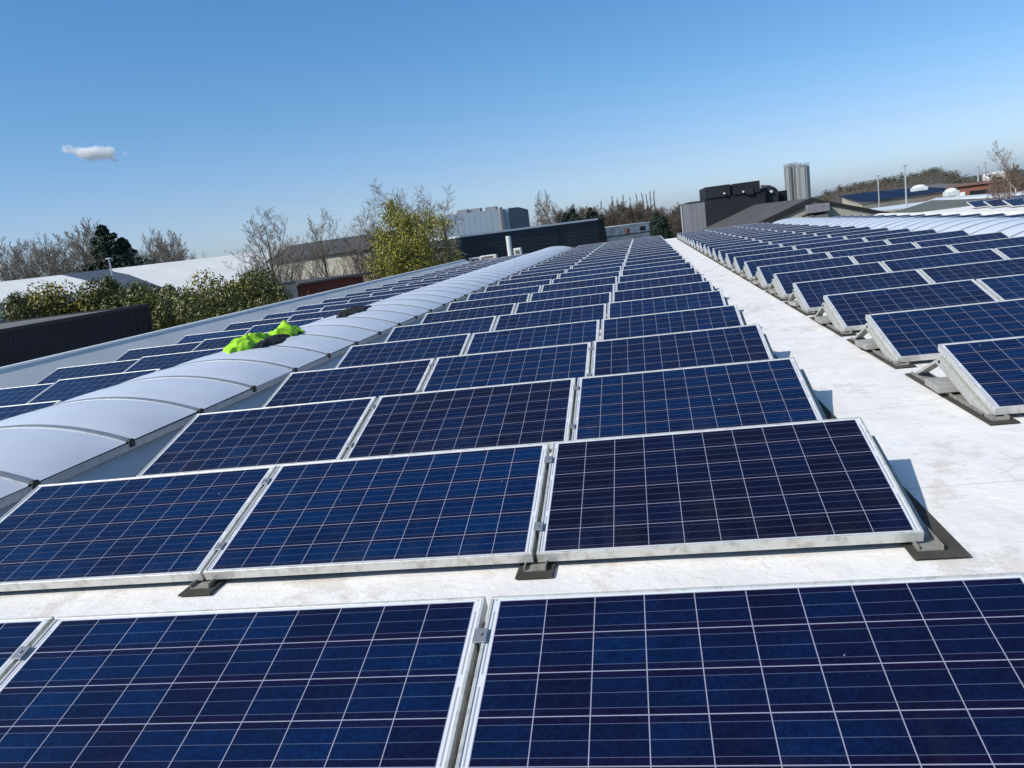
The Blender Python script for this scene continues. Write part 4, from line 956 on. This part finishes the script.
# birch at the right edge
T, C, tips = bare_tree(62, 9, .65, kids=(20, 9, 7, 5), r0=.11, up_=.14, first=.2, tipmin=.007); bi = tree_thing('birch_tree', 'x', T, C, BK['birch'], BK['bark_red']); bih = topz(T, C)
setp(bi, 1016, 136, 46, bih, 'pale barked birch with reddish twigs at the right edge', 1.0, 2.0)
b2 = copy_tree(bi); setp(b2, 1040, 150, 43, bih, 'leaning birch cut off by the right edge of the photo', 1.0, .5); b2.rotation_euler = (R(-4), R(-12), .5)
for i, (u, v, r) in enumerate(((1004, 166, 120), (985, 176, 135), (1018, 166, 110), (1030, 160, 100))):
    o = copy_tree(br); setp(o, u, v, r, brh, 'brown bare tree behind the brick factory, %s from the left' % ORD[i], 1.2, i); o['group'] = 'brown trees behind the brick factory'

# wooded hill and far woods
prof = [(780, 203), (812, 194), (825, 188), (840, 183), (860, 178.5), (880, 175.5), (900, 172.5), (915, 170), (930, 166), (940, 164.5), (952, 168), (965, 173), (985, 175.5), (1005, 176), (1060, 170), (1120, 166)]
def pv(u):
    for (a, b), (c, d) in zip(prof, prof[1:]):
        if a <= u <= c: return b + (d - b) * (u - a) / (c - a)
    return 178
m = MB(); rows = []
for r, dz in ((420, None), (520, -9), (620, -5), (760, -6), (1000, -40)):
    row = []
    for u in range(760, 1240, 10):
        p = at(u, pv(u) + (0 if dz is None else 0), 620 if dz is not None else 620); dr = Vector((p.x - CAM.x, p.y - CAM.y, 0)).normalized()
        q = CAM + dr * r; row.append((q.x, q.y, GZ - .5 if dz is None else max(GZ - .5, p.z + dz)))
    rows.append(row)
m.grid(rows); g_ = plain('woodland_floor', (0.075, 0.06, 0.04), 0.95, 0, .3, .05); tag(m.build('hill', g_, None, True), kind='structure')
rng = random.Random(3); m = MB(); m2 = MB()
def puff(m, c, rx, rz, n, s):
    for _ in range(n):
        q = Vector([max(-.8, min(.75, rng.gauss(0, .45))) for _ in range(3)]); p = c + Vector((q.x * rx, q.y * rx, q.z * rz))
        a = Vector((rng.uniform(-1, 1), rng.uniform(-1, 1), rng.uniform(-1, 1))).normalized(); b = a.orthogonal().normalized(); t = s * rng.uniform(.5, 1.3)
        m.face([p - a * t, p + b * t * .4, p + a * t, p - b * t * .4])
for k in range(900):
    u = rng.uniform(795, 1230); rr = rng.uniform(500, 650); f = (rr - 500) / 150
    p = at(u, pv(u), 620); dr = Vector((p.x - CAM.x, p.y - CAM.y, 0)).normalized(); q = CAM + dr * rr
    zt = p.z - (1 - f) * 7.5 - rng.uniform(0, 2.2); con = rng.random() < (0.35 if f > .8 and 885 < u < 990 else .07)
    if con: puff(m2, Vector((q.x, q.y, zt - 2.5)), 2.4, 4.0, 110, .6)
    else: puff(m, Vector((q.x, q.y, zt - 3.4)), 5.0, 3.6, 150, .5)
hw = mat_leaf('brown_woodland', (0.050, 0.042, 0.030), (0.125, 0.098, 0.070), .95)
tag(m.build('hill_wood', hw), 'brown leafless wood covering the hill on the right', 'wood', None, 'stuff')
tag(m2.build('hill_conifers', mat_leaf('far_conifers', (0.012, 0.022, 0.014), (0.035, 0.050, 0.030), .9)), 'dark conifers scattered through the hill wood', 'wood', None, 'stuff')
m = MB()
for k in range(900):
    az = rng.uniform(-75, 40); rr = rng.uniform(300, 420); q = CAM + Vector((math.sin(R(az)), math.cos(R(az)), 0)) * rr
    hgt = 5.5 + 3.5 * noise.noise(Vector((az * .12, 0, 0))) + rng.uniform(-1, 1)
    puff(m, Vector((q.x, q.y, GZ + hgt * .55)), 6, hgt * .55, 60, .8)
tag(m.build('distant_woods', hw), 'low hazy brown woods along the distant horizon', 'wood', None, 'stuff')

# ------------------------------------------------------------------ the one small cloud
cc = at(93, 151, 3000); q = empty('cloud', cc); tag(q, 'single small white cloud in the blue sky at the upper left', 'cloud')
bm = bmesh.new(); bmesh.ops.create_icosphere(bm, subdivisions=4, radius=1.0)
for v_ in bm.verts: v_.co = Vector((v_.co.x * 125, v_.co.y * 60, v_.co.z * 42))
me = bpy.data.meshes.new('cloud_body'); bm.to_mesh(me); bm.free()
cm = bpy.data.materials.new('cloud_vapour'); cm.use_nodes = True; t_ = cm.node_tree; t_.nodes.remove(t_.nodes['Principled BSDF'])
pvn = t_.nodes.new('ShaderNodeVolumePrincipled'); pvn.inputs['Color'].default_value = (1, 1, 1, 1); pvn.inputs['Anisotropy'].default_value = 0.0
tc_ = t_.nodes.new('ShaderNodeTexCoord'); mp_ = t_.nodes.new('ShaderNodeMapping'); mp_.inputs['Location'].default_value = (0, 0, .25); mp_.inputs['Scale'].default_value = (1 / 105, 1 / 50, 1 / 27); t_.links.new(tc_.outputs['Object'], mp_.inputs[0])
ln_ = t_.nodes.new('ShaderNodeVectorMath'); ln_.operation = 'LENGTH'; t_.links.new(mp_.outputs[0], ln_.inputs[0])
nz_ = t_.nodes.new('ShaderNodeTexNoise'); nz_.inputs['Scale'].default_value = .03; nz_.inputs['Detail'].default_value = 5; t_.links.new(tc_.outputs['Object'], nz_.inputs['Vector'])
def vm(op, a, b):
    x = t_.nodes.new('ShaderNodeMath'); x.operation = op
    for i_, q_ in enumerate((a, b)):
        if isinstance(q_, (int, float)): x.inputs[i_].default_value = q_
        else: t_.links.new(q_, x.inputs[i_])
    return x.outputs[0]
dn_ = vm('MULTIPLY', vm('MAXIMUM', vm('ADD', vm('SUBTRACT', 0.78, ln_.outputs['Value']), vm('MULTIPLY', vm('SUBTRACT', nz_.outputs[0], .5), 2.2)), 0.0), 0.16)
t_.links.new(dn_, pvn.inputs['Density'])
t_.links.new(pvn.outputs[0], t_.nodes['Material Output'].inputs['Volume']); me.materials.append(cm)
co = bpy.data.objects.new('vapour', me); col.objects.link(co); co.parent = q; co.rotation_euler = (0, R(9), R(38))
